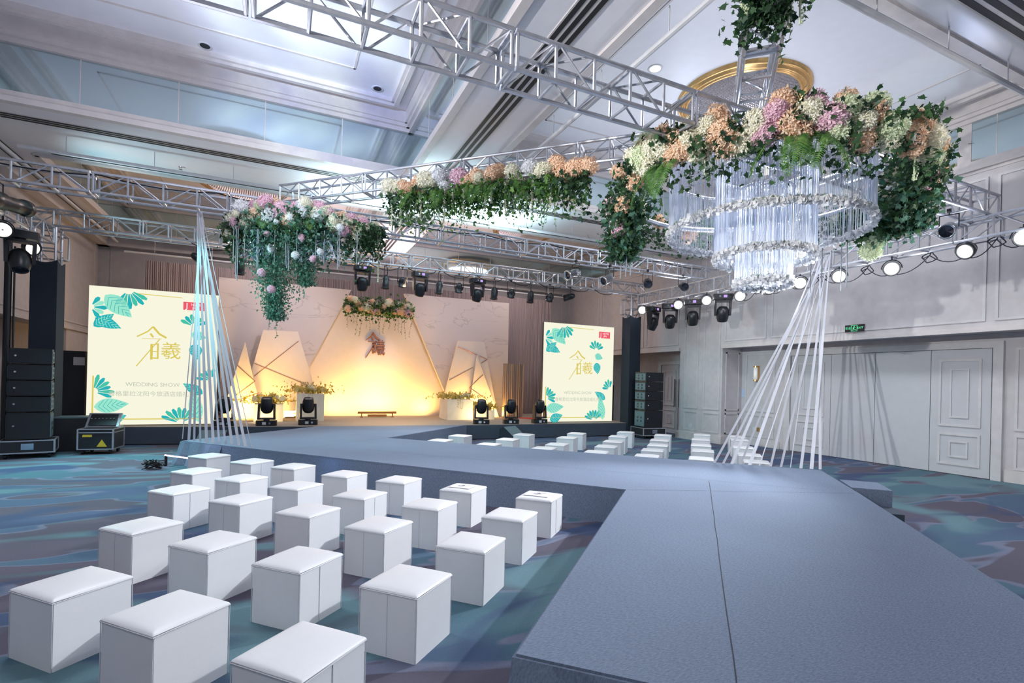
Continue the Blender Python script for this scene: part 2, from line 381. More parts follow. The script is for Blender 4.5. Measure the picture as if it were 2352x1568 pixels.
# back wall frames
for x0, x1 in ((-5., -1.5), (-1.2, 2.6), (2.9, 6.8), (7.1, 11.8)): frame_y(YB, x0, x1, 3.06, 5.78)
struct(fr, 'trim_6', WMOLD)
cl = MB(); cl.box(XR - .02, YF, 5.9, XR, YB, 6.0); cl.box(XR - .06, YF, 2.86, XR + .01, 11.25, 2.96); cl.box(XR - .06, 13.02, 2.86, XR + .01, 16.9, 2.96)
cl.box(XL, YF, 2.86, XL + .05, YB, 2.96); cl.box(XL, YF, 5.72, XL + .3, YB, 6.0); cl.box(XL, YB - .3, 5.72, XR, YB, 6.0)
cl.box(XR - .012, 5.3, 6.0, XR, 5.52, 6.95); cl.box(XR - .012, 8.2, 6.0, XR, 8.42, 6.95)
struct(cl, 'trim_7', MOLD)
bb = MB(); bb.box(XR - .07, 11.18, 0, XR, 13.09, .24); bb.box(XR, 11.2, 0, 12.88, 11.25, .24); bb.box(12.83, 9.9, 0, 12.88, 11.25, .2)
bb.box(12.83, 2.4, 0, 12.88, 5.0, .24); bb.box(12.83, 15.6, 0, 12.88, 16.9, .2)
struct(bb, 'baseboard_right', MOLD)

# ---- folding door wall and double doors
DOOR = mat('door_paint', (192, 193, 198), .5, var=.02)
def door(n, y0, y1, z1, panels, x=12.88, handle=None):
    d = MB().box(x - .05, y0 + .006, .012, x, y1 - .006, z1); o = struct(d, 'door_%d' % n, DOOR)
    if panels:
        p = MB(); m_ = (y1 - y0) * .15
        frame_x(x - .05, y0 + m_, y1 - m_, 1.0, z1 - .2, mbx=p); frame_x(x - .05, y0 + m_ + .2, y1 - m_ - .2, 1.18, z1 - .4, wd=.03, mbx=p)
        frame_x(x - .05, y0 + m_, y1 - m_, .2, .86, mbx=p); frame_x(x - .05, y0 + m_ + .2, y1 - m_ - .2, .36, .7, wd=.03, mbx=p)
        p.build('door_moulding', WMOLD, o)
    if handle:
        for yy in handle:
            h = MB().tube((x - .12, yy, .95), (x - .12, yy, 1.95), .018, 8); h.tube((x - .12, yy, 1.0), (x - .05, yy, 1.0), .012); h.tube((x - .12, yy, 1.9), (x - .05, yy, 1.9), .012)
            tag(h.build('door_handle', CHROME, o), 'long vertical chrome pull handle')
    return o
door(1, 5.22, 6.26, 2.6, 1); door(2, 6.26, 7.39, 2.6, 0); door(3, 7.39, 8.45, 2.6, 0); door(4, 8.45, 9.56, 2.6, 1)
door(5, 13.9, 14.78, 2.45, 1, handle=(14.02,)); door(6, 13.02, 13.9, 2.45, 1, handle=(13.8,))
dt = MB()
for y0, y1, z1 in ((5.2, 9.58, 2.6), (13.0, 14.8, 2.45)):
    dt.box(12.80, y0 - .16, 0, 12.88, y0, z1 + .14); dt.box(12.80, y1, 0, 12.88, y1 + .16, z1 + .14); dt.box(12.80, y0, z1 + .01, 12.88, y1, z1 + .14)
struct(dt, 'trim_8', WMOLD)
# exit sign
e = empty('exit_sign', (12.04, 7.4, 3.13), 0, 'green running man exit sign in a black box above the folding doors', 'sign')
MB().box(-.03, -.21, -.08, .0, .21, .08).build('housing', BLK, e)
GRN = emat('exit_green', (110, 235, 170), 1.0)
p = MB(); x = -.034
def ybox(a, b, c, d, m_=None): (m_ or p).box(x, a, b, x + .004, c, d)
# outline of the doorway and the running figure
for q in ((-.07, -.07, .07, -.06), (-.07, .06, .07, .07), (-.07, -.06, -.06, .06), (.06, -.06, .07, .06)): ybox(*q)
p.build('door_symbol', GRN, e)
p = MB(); ybox(-.012, .032, .008, .05)
for a, b in (((-.0, .03), (.01, -.005)), ((.0, .02), (-.03, .01)), ((.0, .025), (.03, .0)), ((.01, -.005), (-.02, -.03)), ((-.02, -.03), (-.045, -.03)), ((.01, -.005), (.03, -.05))):
    p.tube((x, a[0], a[1]), (x, b[0], b[1]), .007, 5)
p.build('running_figure', GRN, e)
def text_mesh(s, size, name, m, parent=None, ext=.0015):
    cu = bpy.data.curves.new(name, 'FONT'); cu.body = s; cu.size = size; cu.extrude = ext; cu.align_x = 'CENTER'; cu.align_y = 'CENTER'; cu.resolution_u = 3
    t = bpy.data.objects.new('tmp', cu); C.objects.link(t); dg = bpy.context.evaluated_depsgraph_get(); dg.update()
    me = bpy.data.meshes.new_from_object(t.evaluated_get(dg)); bpy.data.objects.remove(t)
    me.materials.clear(); me.materials.append(m); o = bpy.data.objects.new(name, me); C.objects.link(o)
    if parent: o.parent = parent
    return o
for s, yy in (('EXIT', -.135), ('安全', .135)):
    t = text_mesh(s, .065, 'exit_lettering', GRN, e); t.rotation_euler = (PI / 2, 0, -PI / 2); t.location = (-.034, yy, 0)
# sconce, card, sockets, small wall fittings
s_ = empty('wall_sconce', (12.88, 10.68, 1.9), 0, 'brass wall sconce with frosted glass tube beside the folding doors', 'lamp')
MB().box(-.05, -.06, .0, 0, .06, .45).build('back_plate', GOLD, s_)
MB().lathe([(.0, .04), (.055, .04), (.055, .41), (.0, .41)], (-.1, 0, 0), 16).build('glass_tube', mat('frosted_glass', (235, 235, 232), .3, emis=.25), s_, True)
MB().lathe([(.0, .0), (.065, .0), (.065, .045), (0, .045)], (-.1, 0, 0), 16).lathe([(0, .405), (.065, .405), (.065, .45), (0, .45)], (-.1, 0, 0), 16).build('brass_cap', GOLD, s_)
tag(MB().box(12.87, 11.14, 1.42, 12.88, 11.24, 1.66).build('wall_notice', mat('pale_blue_card', (180, 200, 225), .5)), 'small pale blue notice plate on the niche wall left of the sconce', 'sign')
for i, yy in enumerate((10.62, 10.76)):
    o = tag(MB().box(12.868, yy - .05, .42, 12.88, yy + .05, .54).build('wall_socket', PIPING if i else GOLD), ('brass' if i == 0 else 'white') + ' wall socket low on the niche panel under the sconce', 'socket')
o = tag(MB().lathe([(0, 0), (.07, 0), (.075, .01), (0, .01)], n=20).build('round_wall_outlet', PIPING, loc=(XR, 12.5, .45)), 'round white outlet cover low on the pilaster', 'socket'); o.rotation_euler = (0, -PI / 2, 0)

# ---- ceiling fittings
def diffuser(x0, y0, x1, y1, z, label):
    t = empty('slot_diffuser', ((x0 + x1) / 2, (y0 + y1) / 2, z), 0, label, 'air vent', 'linear slot diffusers in the dropped ceiling')
    cx, cy = (x0 + x1) / 2, (y0 + y1) / 2; lx, ly = (x1 - x0) / 2, (y1 - y0) / 2
    MB().box(-lx, -ly, -.012, lx, ly, .0).build('vent_frame', MOLD, t)
    m_ = MB()
    for k in range(3):
        if lx > ly: c0 = -ly + ly * 2 * (k + .5) / 3; m_.box(-lx + .03, c0 - ly * .19, -.018, lx - .03, c0 + ly * .19, -.005)
        else: c0 = -lx + lx * 2 * (k + .5) / 3; m_.box(c0 - lx * .19, -ly + .03, -.018, c0 + lx * .19, ly - .03, -.005)
    m_.build('vent_slots', SLOT, t)
diffuser(-4.4, 11.3, 11.6, 11.55, ZL, 'long slot vent beside the mirrored band, nearer the big floral truss')
diffuser(-4.2, 12.85, 5.2, 13.05, ZL, 'slot vent along the far edge of the dropped ceiling band, above the left screen')
diffuser(6., 12.85, 11.5, 13.05, ZL, 'slot vent along the far edge of the dropped ceiling band, toward the doors')
diffuser(2.95, 3.6, 3.28, 10.7, ZL, 'slot vent running down the cross beam over the middle of the room')
diffuser(2.95, 13.4, 3.28, 19.5, ZL, 'slot vent on the cross beam above the stage')
diffuser(5.0, 2.75, 11.8, 3.1, ZL, 'wide slot vent overhead at the top corner by the right wall')
diffuser(-5.05, 12., -4.8, 19.5, ZL, 'slot vent running along the left wall above the speaker tower')
def rail(p, q, label, drop=.34, nrod=6):
    t = empty('hanging_rail', p, 0, label, 'rail', 'white pipe rails hung under the ceiling'); P = Vector(p); Q = Vector(q)
    MB().tube((0, 0, 0), Q - P, .035, 8).build('pipe', PIPING, t)
    m_ = MB()
    for i in range(nrod):
        c = (Q - P) * ((i + .5) / nrod); m_.tube(c, c + Vector((0, 0, drop)), .008, 4)
    m_.build('hanger_rods', PIPING, t)
rail((-4.3, 11.95, 5.68), (11.9, 11.95, 5.68), 'white pipe rail below the slot vents across the room', nrod=12)
rail((3.95, 3.9, 5.68), (3.95, 10.6, 5.68), 'white pipe rail beside the middle cross beam', nrod=5)
rail((5.0, 3.35, 5.68), (11.9, 3.35, 5.68), 'white pipe rail overhead at the top corner by the right wall', nrod=5)
rail((-4.55, 11.0, 5.68), (-4.55, 19.2, 5.68), 'white pipe rail along the left wall', nrod=5)
rail((-4.3, 18.9, 5.35), (11.0, 18.9, 5.35), 'white pipe rail above the drape behind the stage', drop=.6, nrod=10)
def downlight(x, y, z, label):
    t = empty('downlight', (x, y, z), 0, label, 'light', 'round recessed downlights')
    MB().lathe([(.075, -.004), (.11, -.012), (.115, 0)], n=20).build('trim_ring', PIPING, t, True)
    MB().lathe([(0, .0), (.078, -.006), (.08, -.0)], n=20).build('black_baffle', SLOT, t)
downlight(-1.26, 10.15, ZH, 'black downlight in the left ceiling bay, further from the middle beam')
downlight(1.62, 10.1, ZH, 'black downlight in the ceiling bay next to the middle beam')
downlight(4.6, 8.2, ZH, 'black downlight at the edge of the right ceiling bay')
for i, p in enumerate(((1505, 160),)):
    q = uz(*p, 7.28); t = empty('lit_downlight', (q.x, q.y, ZH), 0, 'round downlight switched on, warm white, right of the big truss', 'light')
    MB().lathe([(.09, -.004), (.13, -.012), (.135, 0)], n=20).build('trim_ring', PIPING, t, True)
    MB().lathe([(0, -.01), (.09, -.01)], n=20).build('lamp_face', emat('warm_lamp', (255, 244, 225), 6), t)
for i, (p, z, l) in enumerate((((515, 293), ZL, 0), )):
    pass
for px_, py_, l in ((415, 383, 'above the left stage truss'), (290, 245, 'left'), (714, 327, 'm'), (1228, 240, 'r'), (1352, 540, 'far')):
    z = ZL if l in ('above the left stage truss', 'far') else ZH
    if l in ('left', 'm'): continue
    q = uz(px_, py_, z)
    t = empty('sprinkler_head', (q.x, q.y, z), 0, {'above the left stage truss': 'small sprinkler on the dropped ceiling above the left stage truss', 'r': 'small sprinkler in the ceiling above the diagonal truss', 'far': 'small sprinkler on the dropped ceiling far above the stage lights'}[l], 'sprinkler')
    MB().lathe([(0, 0), (.04, 0), (.035, -.012), (.012, -.016), (.012, -.05), (.035, -.055), (0, -.058)], n=10).build('sprinkler_body', CHROME, t)

# ---- ceiling chandeliers
def chandelier():
    t = empty('ceiling_chandelier', (0, 0, 0))
    MB().lathe([(1.0, -.03), (.98, -.09), (1.0, -.12), (1.03, -.11), (1.04, -.08), (1.06, -.08), (1.08, -.12), (1.11, -.11), (1.12, -.06), (1.14, -.055), (1.16, -.08), (1.18, -.06), (1.19, -.02), (1.2, 0)], n=72).build('gold_rim', GOLD, t, True)
    m_ = MB(); rr = 22
    for i in range(-rr, rr + 1):
        for j in range(-rr, rr + 1):
            x, y = i / rr, j / rr; r = math.hypot(x, y)
            if r > .99: continue
            z = -.06 - .26 * (1 - r * r); s = .02
            m_.add([(x, y, z + s), (x, y, z - s), (x + s, y, z), (x - s, y, z), (x, y + s, z), (x, y - s, z)],
                   [(0, 2, 4), (0, 4, 3), (0, 3, 5), (0, 5, 2), (1, 4, 2), (1, 3, 4), (1, 5, 3), (1, 2, 5)])
    tag(m_.build('bead_dish', CRYS, t), kind='stuff')
    MB().lathe([(0, -.03), (1.03, -.03), (1.03, -.01)], n=48).build('back_plate', mat('dish_backing', (160, 150, 150), .4), t)
    return t
c0 = chandelier()
for i, (x, y) in enumerate(CH):
    c = c0 if i == 0 else copy_tree(c0); c.location = (x, y, ZH - (.12 if i else 0))
    tag(c, ['gold rimmed crystal bead chandelier behind the hanging flower ring', 'crystal bead chandelier cut off at the top edge over the audience', 'crystal bead chandelier seen through the truss above the left screen', 'crystal bead chandelier above the right part of the stage'][i], 'chandelier', 'round bead chandeliers on the ceiling')

# ================================================================== STAGE AND RUNWAY
ZR = .43
def poly_top(pts, z0, z1): return MB().prism([(x, y, z0) for x, y in pts], (0, 0, z1 - z0))
stage = [(-4.3, 14.75), (.95, 14.1), (5.0, 13.9), (10.95, 13.95), (10.95, 18.6), (-4.3, 18.6)]
o = empty('main_stage', (3, 16, 0), 0, 'low grey carpeted stage platform in front of the backdrop', 'stage')
b = poly_top(stage, .02, ZR - .01); b.xf(Matrix.Translation((-3, -16, 0))); b.build('stage_skirt', DARKF, o)
b = poly_top(stage, ZR - .01, ZR); b.xf(Matrix.Translation((-3, -16, 0))); b.build('stage_top', STAGEC, o)
run = [(-1.66, 11.42), (3.85, 5.04), (1.02, 2.15), (2.93, .25), (4.27, 1.55), (6.57, 3.92), (7.84, 5.28), (2.2, 11.12), (5.0, 13.93), (.96, 14.13)]
o = empty('runway', (3, 7, 0), 0, 'blue grey felt covered catwalk turning twice toward the camera', 'runway')
T = Matrix.Translation((-3, -7, 0))
b = poly_top(run[::-1], .0, ZR - .012).xf(T); b.build('runway_skirt', FELT, o)
# slightly rounded top felt
me = poly_top(run[::-1], ZR - .02, ZR).xf(T); tp = me.build('runway_top', FELT, o)
bmx = bmesh.new(); bmx.from_mesh(tp.data); bmesh.ops.bevel(bmx, geom=[e_ for e_ in bmx.edges if e_.verts[0].co.z > ZR - .005 and e_.verts[1].co.z > ZR - .005], offset=.015, segments=2, affect='EDGES'); bmx.to_mesh(tp.data); bmx.free()
SEAM = mat('felt_seam', (46, 52, 64), .9)
sm = MB()
def seamline(p, q, wd=.005):
    p = Vector(p); q = Vector(q); n_ = 14; d = (q - p).normalized(); nrm = Vector((-d.y, d.x, 0))
    pts = [p.lerp(q, i / n_) + nrm * random.uniform(-.003, .003) for i in range(n_ + 1)]
    for a, c_ in zip(pts, pts[1:]):
        sm.add([a + nrm * wd / 2, a - nrm * wd / 2, c_ - nrm * wd / 2, c_ + nrm * wd / 2], [(0, 1, 2, 3)])
z = ZR + .0025
seamline((1.42, 9.38, z), (6.3, 4.17, z)); seamline((5.3, 5.12, z), (1.4, 1.15, z)); seamline((.02, 9.5, z), (2.25, 11.15, z))
seamline((3.87, 5.03, z), (6.5, 3.95 - 0, z), .005); seamline((2.2, 11.15, z), (.3, 13.3, z), .005)
sm.xf(T).build('felt_seam', SEAM, o)
sk = MB()
def flare(p_, q_, out, ww=.16, n=10):
    p_, q_ = Vector(p_), Vector(q_); o_ = Vector(out).normalized()
    vs = []
    for i in range(n + 1):
        a_ = p_.lerp(q_, i / n); k = ww * (.75 + .35 * math.sin(i * 2.3)); vs += [(a_.x, a_.y, ZR - .012), (a_.x + o_.x * k * .45, a_.y + o_.y * k * .45, ZR * .45), (a_.x + o_.x * k, a_.y + o_.y * k, .006)]
    sk.add(vs, [f_ for i in range(n) for f_ in ((3 * i, 3 * i + 3, 3 * i + 4, 3 * i + 1), (3 * i + 1, 3 * i + 4, 3 * i + 5, 3 * i + 2))])
flare((1.02, 2.15, 0), (2.93, .25, 0), (-1, -.8, 0), .2, 14)
flare((-1.66, 11.42, 0), (-.9, 10.54, 0), (-1, -.75, 0), .2, 8)
sk.xf(T).build('skirt_fold', FELT, o)
# two carpeted steps on the right side of the runway
st = empty('runway_steps', (7.2, 4.2, 0), 0, 'two dark carpeted steps down from the right edge of the runway', 'steps')
P1, P2 = uz(1941, 1106, ZR), uz(1985, 1106, ZR); P3 = uz(2070, 1143, ZR); q1 = uz(2144, 1194, .215)
n_ = Vector((1, -1, 0)).normalized(); d_ = Vector((-1, -1, 0)).normalized()
e0 = Vector((7.3, 4.67, 0))
def stepbox(s0, s1, w_, z1): # along d_ from s0 to s1, outwards w_
    a = e0 + d_ * s0 + n_ * .02; c_ = e0 + d_ * s1 + n_ * .02
    return MB().prism([a, a + n_ * w_, c_ + n_ * w_, c_], (0, 0, z1)).xf(Matrix.Translation((-7.2, -4.2, 0)))
stepbox(0, .62, .45, ZR - .005).build('upper_step', FELT, st); stepbox(.62, 1.05, .45, .215).build('lower_step', DARKF, st)

# ================================================================== BACKDROP
YBD = 17.6
def pan(pts, y, t, name, m, parent, px=True):
    """polygon given as (x, z) on a vertical plane y"""
    return MB().prism([(a, y, c_) for a, c_ in pts], (0, t, 0)).build(name, m, parent)
def bp(x5, y5, y=YBD): q = uy(480 + x5 / 2.8, 440 + y5 / 2.8, y); return (q.x, max(ZR + .002, q.z))
bd = empty('stage_backdrop', (0, 0, 0), 0, 'marble print stage backdrop with a wide trapezoid opening and copper emblem', 'backdrop')
pan([bp(62, 549), bp(915, 632), bp(630, 1150), (bp(470, 1440)[0], ZR), (bp(75, 1440)[0], ZR)], YBD, .14, 'marble_wing', MARBLE, bd)
pan([bp(1255, 655), bp(1930, 717), (bp(1915, 1440)[0], ZR), (bp(1579, 1440)[0], ZR), bp(1515, 1285)], YBD, .14, 'marble_wing', MARBLE, bd)
a, c_ = bp(870, 735), bp(1300, 770)
tag(pan([(a[0] - .1, a[1]), (c_[0] + .12, a[1]), (bp(1620, 1440)[0], ZR), (bp(430, 1440)[0], ZR)], YBD + .22, .06, 'centre_panel', PANELC, bd), 'plain cream panel washed with yellow light')
# emblem
em = MB()
def stroke(pts, w_, y=YBD + .17, taper=1.):
    P = [uy(780 + a_ / 7.84, 640 + b_ / 7.84, YBD + .2) for a_, b_ in pts]
    for k, (p_, q_) in enumerate(zip(P, P[1:])):
        d = (q_ - p_); d.y = 0; d.normalize(); nn = Vector((-d.z, 0, d.x)) * (w_ / 2)
        w2 = taper if k == len(P) - 2 else 1.
        em.prism([(p_.x + nn.x, y, p_.z + nn.z), (p_.x - nn.x, y, p_.z - nn.z), (q_.x - nn.x * w2, y, q_.z - nn.z * w2), (q_.x + nn.x * w2, y, q_.z + nn.z * w2)], (0, .05, 0))
stroke([(612, 965), (560, 1045), (465, 1108)], .045, taper=.3); stroke([(605, 985), (660, 1060), (735, 1105)], .06, taper=.5)
stroke([(580, 1052), (612, 1105)], .045); stroke([(512, 1128), (672, 1132)], .026); stroke([(660, 1125), (570, 1270), (468, 1425)], .034, taper=.5)
stroke([(600, 1160), (600, 1345)], .045); stroke([(640, 1160), (640, 1335)], .035); stroke([(590, 1165), (655, 1165)], .03); stroke([(600, 1235), (640, 1235)], .025); stroke([(600, 1320), (640, 1320)], .03)
em.build('emblem_strokes', COPPER, bd)
q = uy(780 + 735 / 7.84, 640 + 1262 / 7.84, YBD + .2)
t = text_mesh('羲', .52, 'emblem_character', COPPER, bd, .025); t.rotation_euler = (PI / 2, 0, 0); t.scale = (.62, 1.08, 1); t.location = (q.x, YBD + .19, q.z)

# free-standing trapezoid and triangle panels in front
def strips(lst, y, parent):
    m_ = MB()
    for (a_, c_) in lst:
        p_, q_ = bp(*a_, y), bp(*c_, y); m_.tube((p_[0], y - .008, p_[1]), (q_[0], y - .008, q_[1]), .009, 5)
    m_.build('copper_strips', COPPER, parent)
y = 17.1
t = empty('trapezoid_panel', (0, 0, 0), 0, 'tall cream trapezoid panel left of the centre, crossed by two copper lines', 'panel')
pan([bp(350, 888, y), bp(572, 900, y), (bp(737, 1440, y)[0], ZR), (bp(185, 1440, y)[0], ZR)], y, .12, 'trapezoid_board', PANELC, t)
strips([((575, 962), (290, 1187)), ((290, 1103), (648, 1250))], y, t)
y = 16.85
t = empty('triangle_panel', (0, 0, 0), 0, 'yellow lit spire shaped panel at the left end of the backdrop', 'panel')
pan([bp(232, 968, y), (bp(345, 1440, y)[0], ZR), (bp(75, 1440, y)[0], ZR)], y, .1, 'triangle_board', PANELC, t)
strips([((183, 1118), (297, 1218)), ((297, 1218), (175, 1308)), ((185, 1340), (320, 1292))], y, t)
y = 17.1
t = empty('trapezoid_panel', (0, 0, 0), 0, 'tall cream trapezoid panel right of the centre with a slim spire on its face', 'panel')
pan([bp(1605, 958, y), bp(1770, 967, y), (bp(1858, 1440, y)[0], ZR), (bp(1483, 1440, y)[0], ZR)], y, .12, 'trapezoid_board', PANELC, t)
pan([bp(1725, 1052, y - .2), (bp(1850, 1440, y)[0], ZR), (bp(1650, 1440, y)[0], ZR)], y - .2, .05, 'slim_spire', PANELC, t)
strips([((1600, 998), (1725, 1050)), ((1738, 1055), (1790, 1078)), ((1790, 1078), (1750, 1102)), ((1545, 1213), (1697, 1130))], y, t)
strips([((1763, 1177), (1675, 1260)), ((1675, 1260), (1790, 1340))], y - .2, t)
# pleated drape behind the backdrop
def drape(x0, x1, z0, z1, y, n, amp, name, m, parent=None):
    vs, fs = [], []
    for i in range(n + 1):
        u = i / n; x = x0 + (x1 - x0) * u
        for k in range(4):
            v = k / 3; yy = y + amp * (math.sin(i * 1.7 + .6 * math.sin(i * .31)) + .4 * math.sin(i * .53 + v)) * (.7 + .3 * (1 - v))
            vs.append((x, yy, z0 + (z1 - z0) * v))
    for i in range(n):
        for k in range(3): a_ = i * 4 + k; fs.append((a_, a_ + 4, a_ + 5, a_ + 1))
    return MB().add(vs, fs).build(name, m, parent, True)
tag(drape(-3.75, 10.35, .01, 5.13, 18.8, 980, .03, 'stage_drape', DRAPE), 'tall pleated taupe drape hanging behind the marble backdrop', 'curtain')
t = tag(drape(7.25, 8.05, ZR + .005, 2.35, 16.6, 40, .02, 'side_drape_panel', WOODC), 'narrow brown striped fabric screen between backdrop and right video wall', 'panel')
tag(MB().prism([(x_, y_, ZR + .003) for x_, y_ in ((7.6, 16.4), (8.3, 16.35), (8.6, 15.5), (8.0, 15.7))], (0, 0, .01)).build('red_mat', mat('red_carpet', (205, 60, 50), .9)), 'small red mat on the stage beside the right video wall', 'mat')

# ================================================================== LED SCREENS
SCR = emat('screen_cream', (240, 238, 216), 1.02)
G1, G2, G3 = emat('screen_green', (70, 190, 165), 1), emat('screen_teal', (40, 175, 180), 1), emat('screen_mint', (150, 225, 200), 1)
GLD, RED, WH, GRY = emat('screen_gold', (214, 196, 90), 1), emat('screen_red', (235, 90, 105), 1), emat('screen_white', (255, 250, 250), 1), emat('screen_grey', (186, 194, 176), 1)
def screen(x0, x1, z0, z1, y, label, hotel):
    t = empty('led_screen', (x0, y, z0), 0, label, 'screen', 'video walls either side of the stage'); W_, H_ = x1 - x0, z1 - z0
    MB().box(0, .012, 0, W_, .12, H_).build('screen_cabinet', BLK, t)
    MB().box(.0, 0, 0, W_, .011, H_).build('screen_face', SCR, t)
    k = H_ / 3.25
    yy = -.0015; lay = [0]
    def poly(mb_, pts, dy=0): mb_.prism([(a_, yy - dy, c_) for a_, c_ in pts], (0, .001, 0))
    gs = {1: MB(), 2: MB(), 3: MB(), 4: MB()}
    def leaf(cx, cz, L_, w_, ang, g_):
        pts = []
        for s in range(13):
            u = s / 12; pts.append((u * L_, w_ * math.sin(PI * u ** .75) * .5))
        full = pts + [(a_, -b_) for a_, b_ in pts[-2:0:-1]]; ca, sa = math.cos(ang), math.sin(ang)
        tr = lambda a_, b_: (cx + a_ * ca - b_ * sa, cz + a_ * sa + b_ * ca)
        poly(gs[g_], [tr(*p_) for p_ in full])
        for s in range(1, 7):
            for sg in (1, -1):
                a0 = s / 8 * L_; a1 = min(L_ * .96, a0 + L_ * .17); b1 = sg * w_ * .42 * math.sin(PI * (a1 / L_) ** .75)
                p_, q_ = tr(a0, 0), tr(a1, b1); dx, dz = q_[0] - p_[0], q_[1] - p_[1]; ln = math.hypot(dx, dz) or 1; nx, nz = -dz / ln * .005, dx / ln * .005
                poly(gs[2] if g_ != 2 else gs[3], [(p_[0] + nx, p_[1] + nz), (p_[0] - nx, p_[1] - nz), (q_[0] - nx, q_[1] - nz), (q_[0] + nx, q_[1] + nz)], .0012)
    def monstera(cx, cz, r_, a0, a1, n, g_):
        for s in range(n):
            a_ = a0 + (a1 - a0) * (s + .5) / n; w_ = (a1 - a0) / n * .62 * r_; ca, sa = math.cos(a_), math.sin(a_); r1 = r_ * random.uniform(.82, 1)
            pts = [(r_ * .22, -.012), (r1 * .8, -w_ * .5), (r1, -w_ * .2), (r1 * .97, w_ * .3), (r1 * .75, w_ * .5), (r_ * .22, .012)]
            poly(gs[g_ if s % 2 else 2], [(cx + p_ * ca - q_ * sa, cz + p_ * sa + q_ * ca) for p_, q_ in pts])
    # corners, cropped to the panel area by keeping them inside
    leaf(.3 * k, H_ - .2 * k, .72 * k, .4 * k, -.75, 3); leaf(.1 * k, H_ - .95 * k, .5 * k, .24 * k, .7, 2); leaf(.12 * k, H_ - .75 * k, .55 * k, .26 * k, -.4, 2)
    monstera(.75 * k, H_ - .03, .5 * k, -2.3, -.35, 6, 1); monstera(.03, H_ - .5 * k, .34 * k, -1.2, 1.2, 5, 3)
    leaf(.14 * k, .42 * k, .68 * k, .34 * k, .12, 3); leaf(.3 * k, .05, .5 * k, .3 * k, .35, 2); monstera(.12 * k, .78 * k, .42 * k, -.5, 1.5, 6, 1)
    monstera(W_ - .75 * k, .02, .45 * k, .5, 2.9, 7, 1); leaf(W_ - .38 * k, .05, .85 * k, .3 * k, 1.75, 3); leaf(W_ - .3 * k, .75 * k, .5 * k, .24 * k, 2.6, 2)
    monstera(W_ - .12 * k, 1.1 * k, .36 * k, 1.2, 3.2, 5, 1)
    lx = W_ * (.74 if hotel else .8)
    monstera(lx, H_ - .72 * k - .1, .34 * k, .2, 2.9, 6, 1); leaf(lx - .05, H_ - 1.0 * k, .34 * k, .24 * k, -.3, 3); leaf(lx + .02, H_ - 1.25 * k, .4 * k, .28 * k, -1.4, 2)
    for n_, m_ in ((1, G1), (2, G2), (3, G3)): gs[n_].build('leaf_pattern', m_, t)
    g4 = MB(); poly(g4, [(.1, .12), (W_ - .3 * k, .12), (W_ - .3 * k, .145), (.1, .145)]); poly(g4, [(.1, .12), (.13, .12), (.13, 1.15 * k), (.1, 1.15 * k)])
    poly(g4, [(W_ * .36, H_ - .12), (W_ * .7, H_ - .14), (W_ * .7, H_ - .125), (W_ * .36, H_ - .1)])
    g4.build('gold_border', GLD, t)
    sy = -.0035
    def gl(pts, w_):
        m_ = MB()
        for p_, q_ in zip(pts, pts[1:]):
            dx, dz = q_[0] - p_[0], q_[1] - p_[1]; ln = math.hypot(dx, dz); nx, nz = -dz / ln * w_ / 2, dx / ln * w_ / 2
            m_.prism([(p_[0] + nx, sy, p_[1] + nz), (p_[0] - nx, sy, p_[1] - nz), (q_[0] - nx, sy, q_[1] - nz), (q_[0] + nx, sy, q_[1] + nz)], (0, .001, 0))
        return m_
    cx, cz = W_ * .47, H_ * .60
    g5 = MB()
    for pts, w_ in (([(cx + .02, cz + .42 * k), (cx - .08, cz + .3 * k), (cx - .3, cz + .16 * k)], .03), ([(cx + .02, cz + .42 * k), (cx + .15, cz + .25 * k), (cx + .3, cz + .16 * k)], .045),
                    ([(cx - .03, cz + .25 * k), (cx + .03, cz + .16 * k)], .04), ([(cx - .2, cz + .12 * k), (cx + .2, cz + .13 * k)], .012), ([(cx + .16, cz + .12 * k), (cx - .06, cz - .2 * k), (cx - .3, cz - .55 * k)], .022),
                    ([(cx + .0, cz - .38 * k), (cx + .0, cz + .0)], .05), ([(cx + .13, cz - .36 * k), (cx + .13, cz + .02)], .035), ([(cx, cz - .34 * k), (cx + .13, cz - .34 * k)], .03), ([(cx, cz - .02), (cx + .13, cz)], .02), ([(cx, cz - .18 * k), (cx + .13, cz - .18 * k)], .02)):
        m_ = gl(pts, w_); g5.add(m_.v, m_.f)
    g5.build('gold_emblem', GLD, t)
    for s, sz, X_, Z_, m_, nm in (('羲', .44 * k, cx + .4, cz - .18 * k, GLD, 'gold_character'), ('WEDDING SHOW', .135 * k, cx + .05, H_ * .295, GRY, 'screen_lettering'), ('香格里拉沈阳今旅酒店婚礼秀', .135 * k, cx + .05, H_ * .225, GRY, 'screen_lettering')):
        o_ = text_mesh(s, sz, nm, m_, t, .0005); o_.rotation_euler = (PI / 2, 0, 0); o_.location = (X_, sy, Z_)
    rx, rz, rw, rh = (W_ - .76 * k, H_ - .42 * k, .46 * k, .2 * k) if not hotel else (W_ - .62 * k, H_ - .40 * k, .46 * k, .22 * k)
    MB().box(rx, -.003, rz, rx + rw, -.002, rz + rh).build('red_badge', RED, t)
    for s, sz, dx, dz in (('J', rh * .95, .17, .5), ('HOTEL', rh * .38, .62, .68), ('JEN', rh * .38, .55, .3)):
        o_ = text_mesh(s, sz, 'badge_lettering', WH, t, .0004); o_.rotation_euler = (PI / 2, 0, 0); o_.location = (rx + rw * dx, -.0045, rz + rh * dz)
    return t
screen(-4.06, -1.42, ZR + .02, 3.72, 14.98, 'glowing cream video wall with tropical leaves left of the stage', False)
screen(7.71, 10.42, ZR + .02, 3.65, 14.45, 'glowing cream video wall with tropical leaves right of the stage', True)

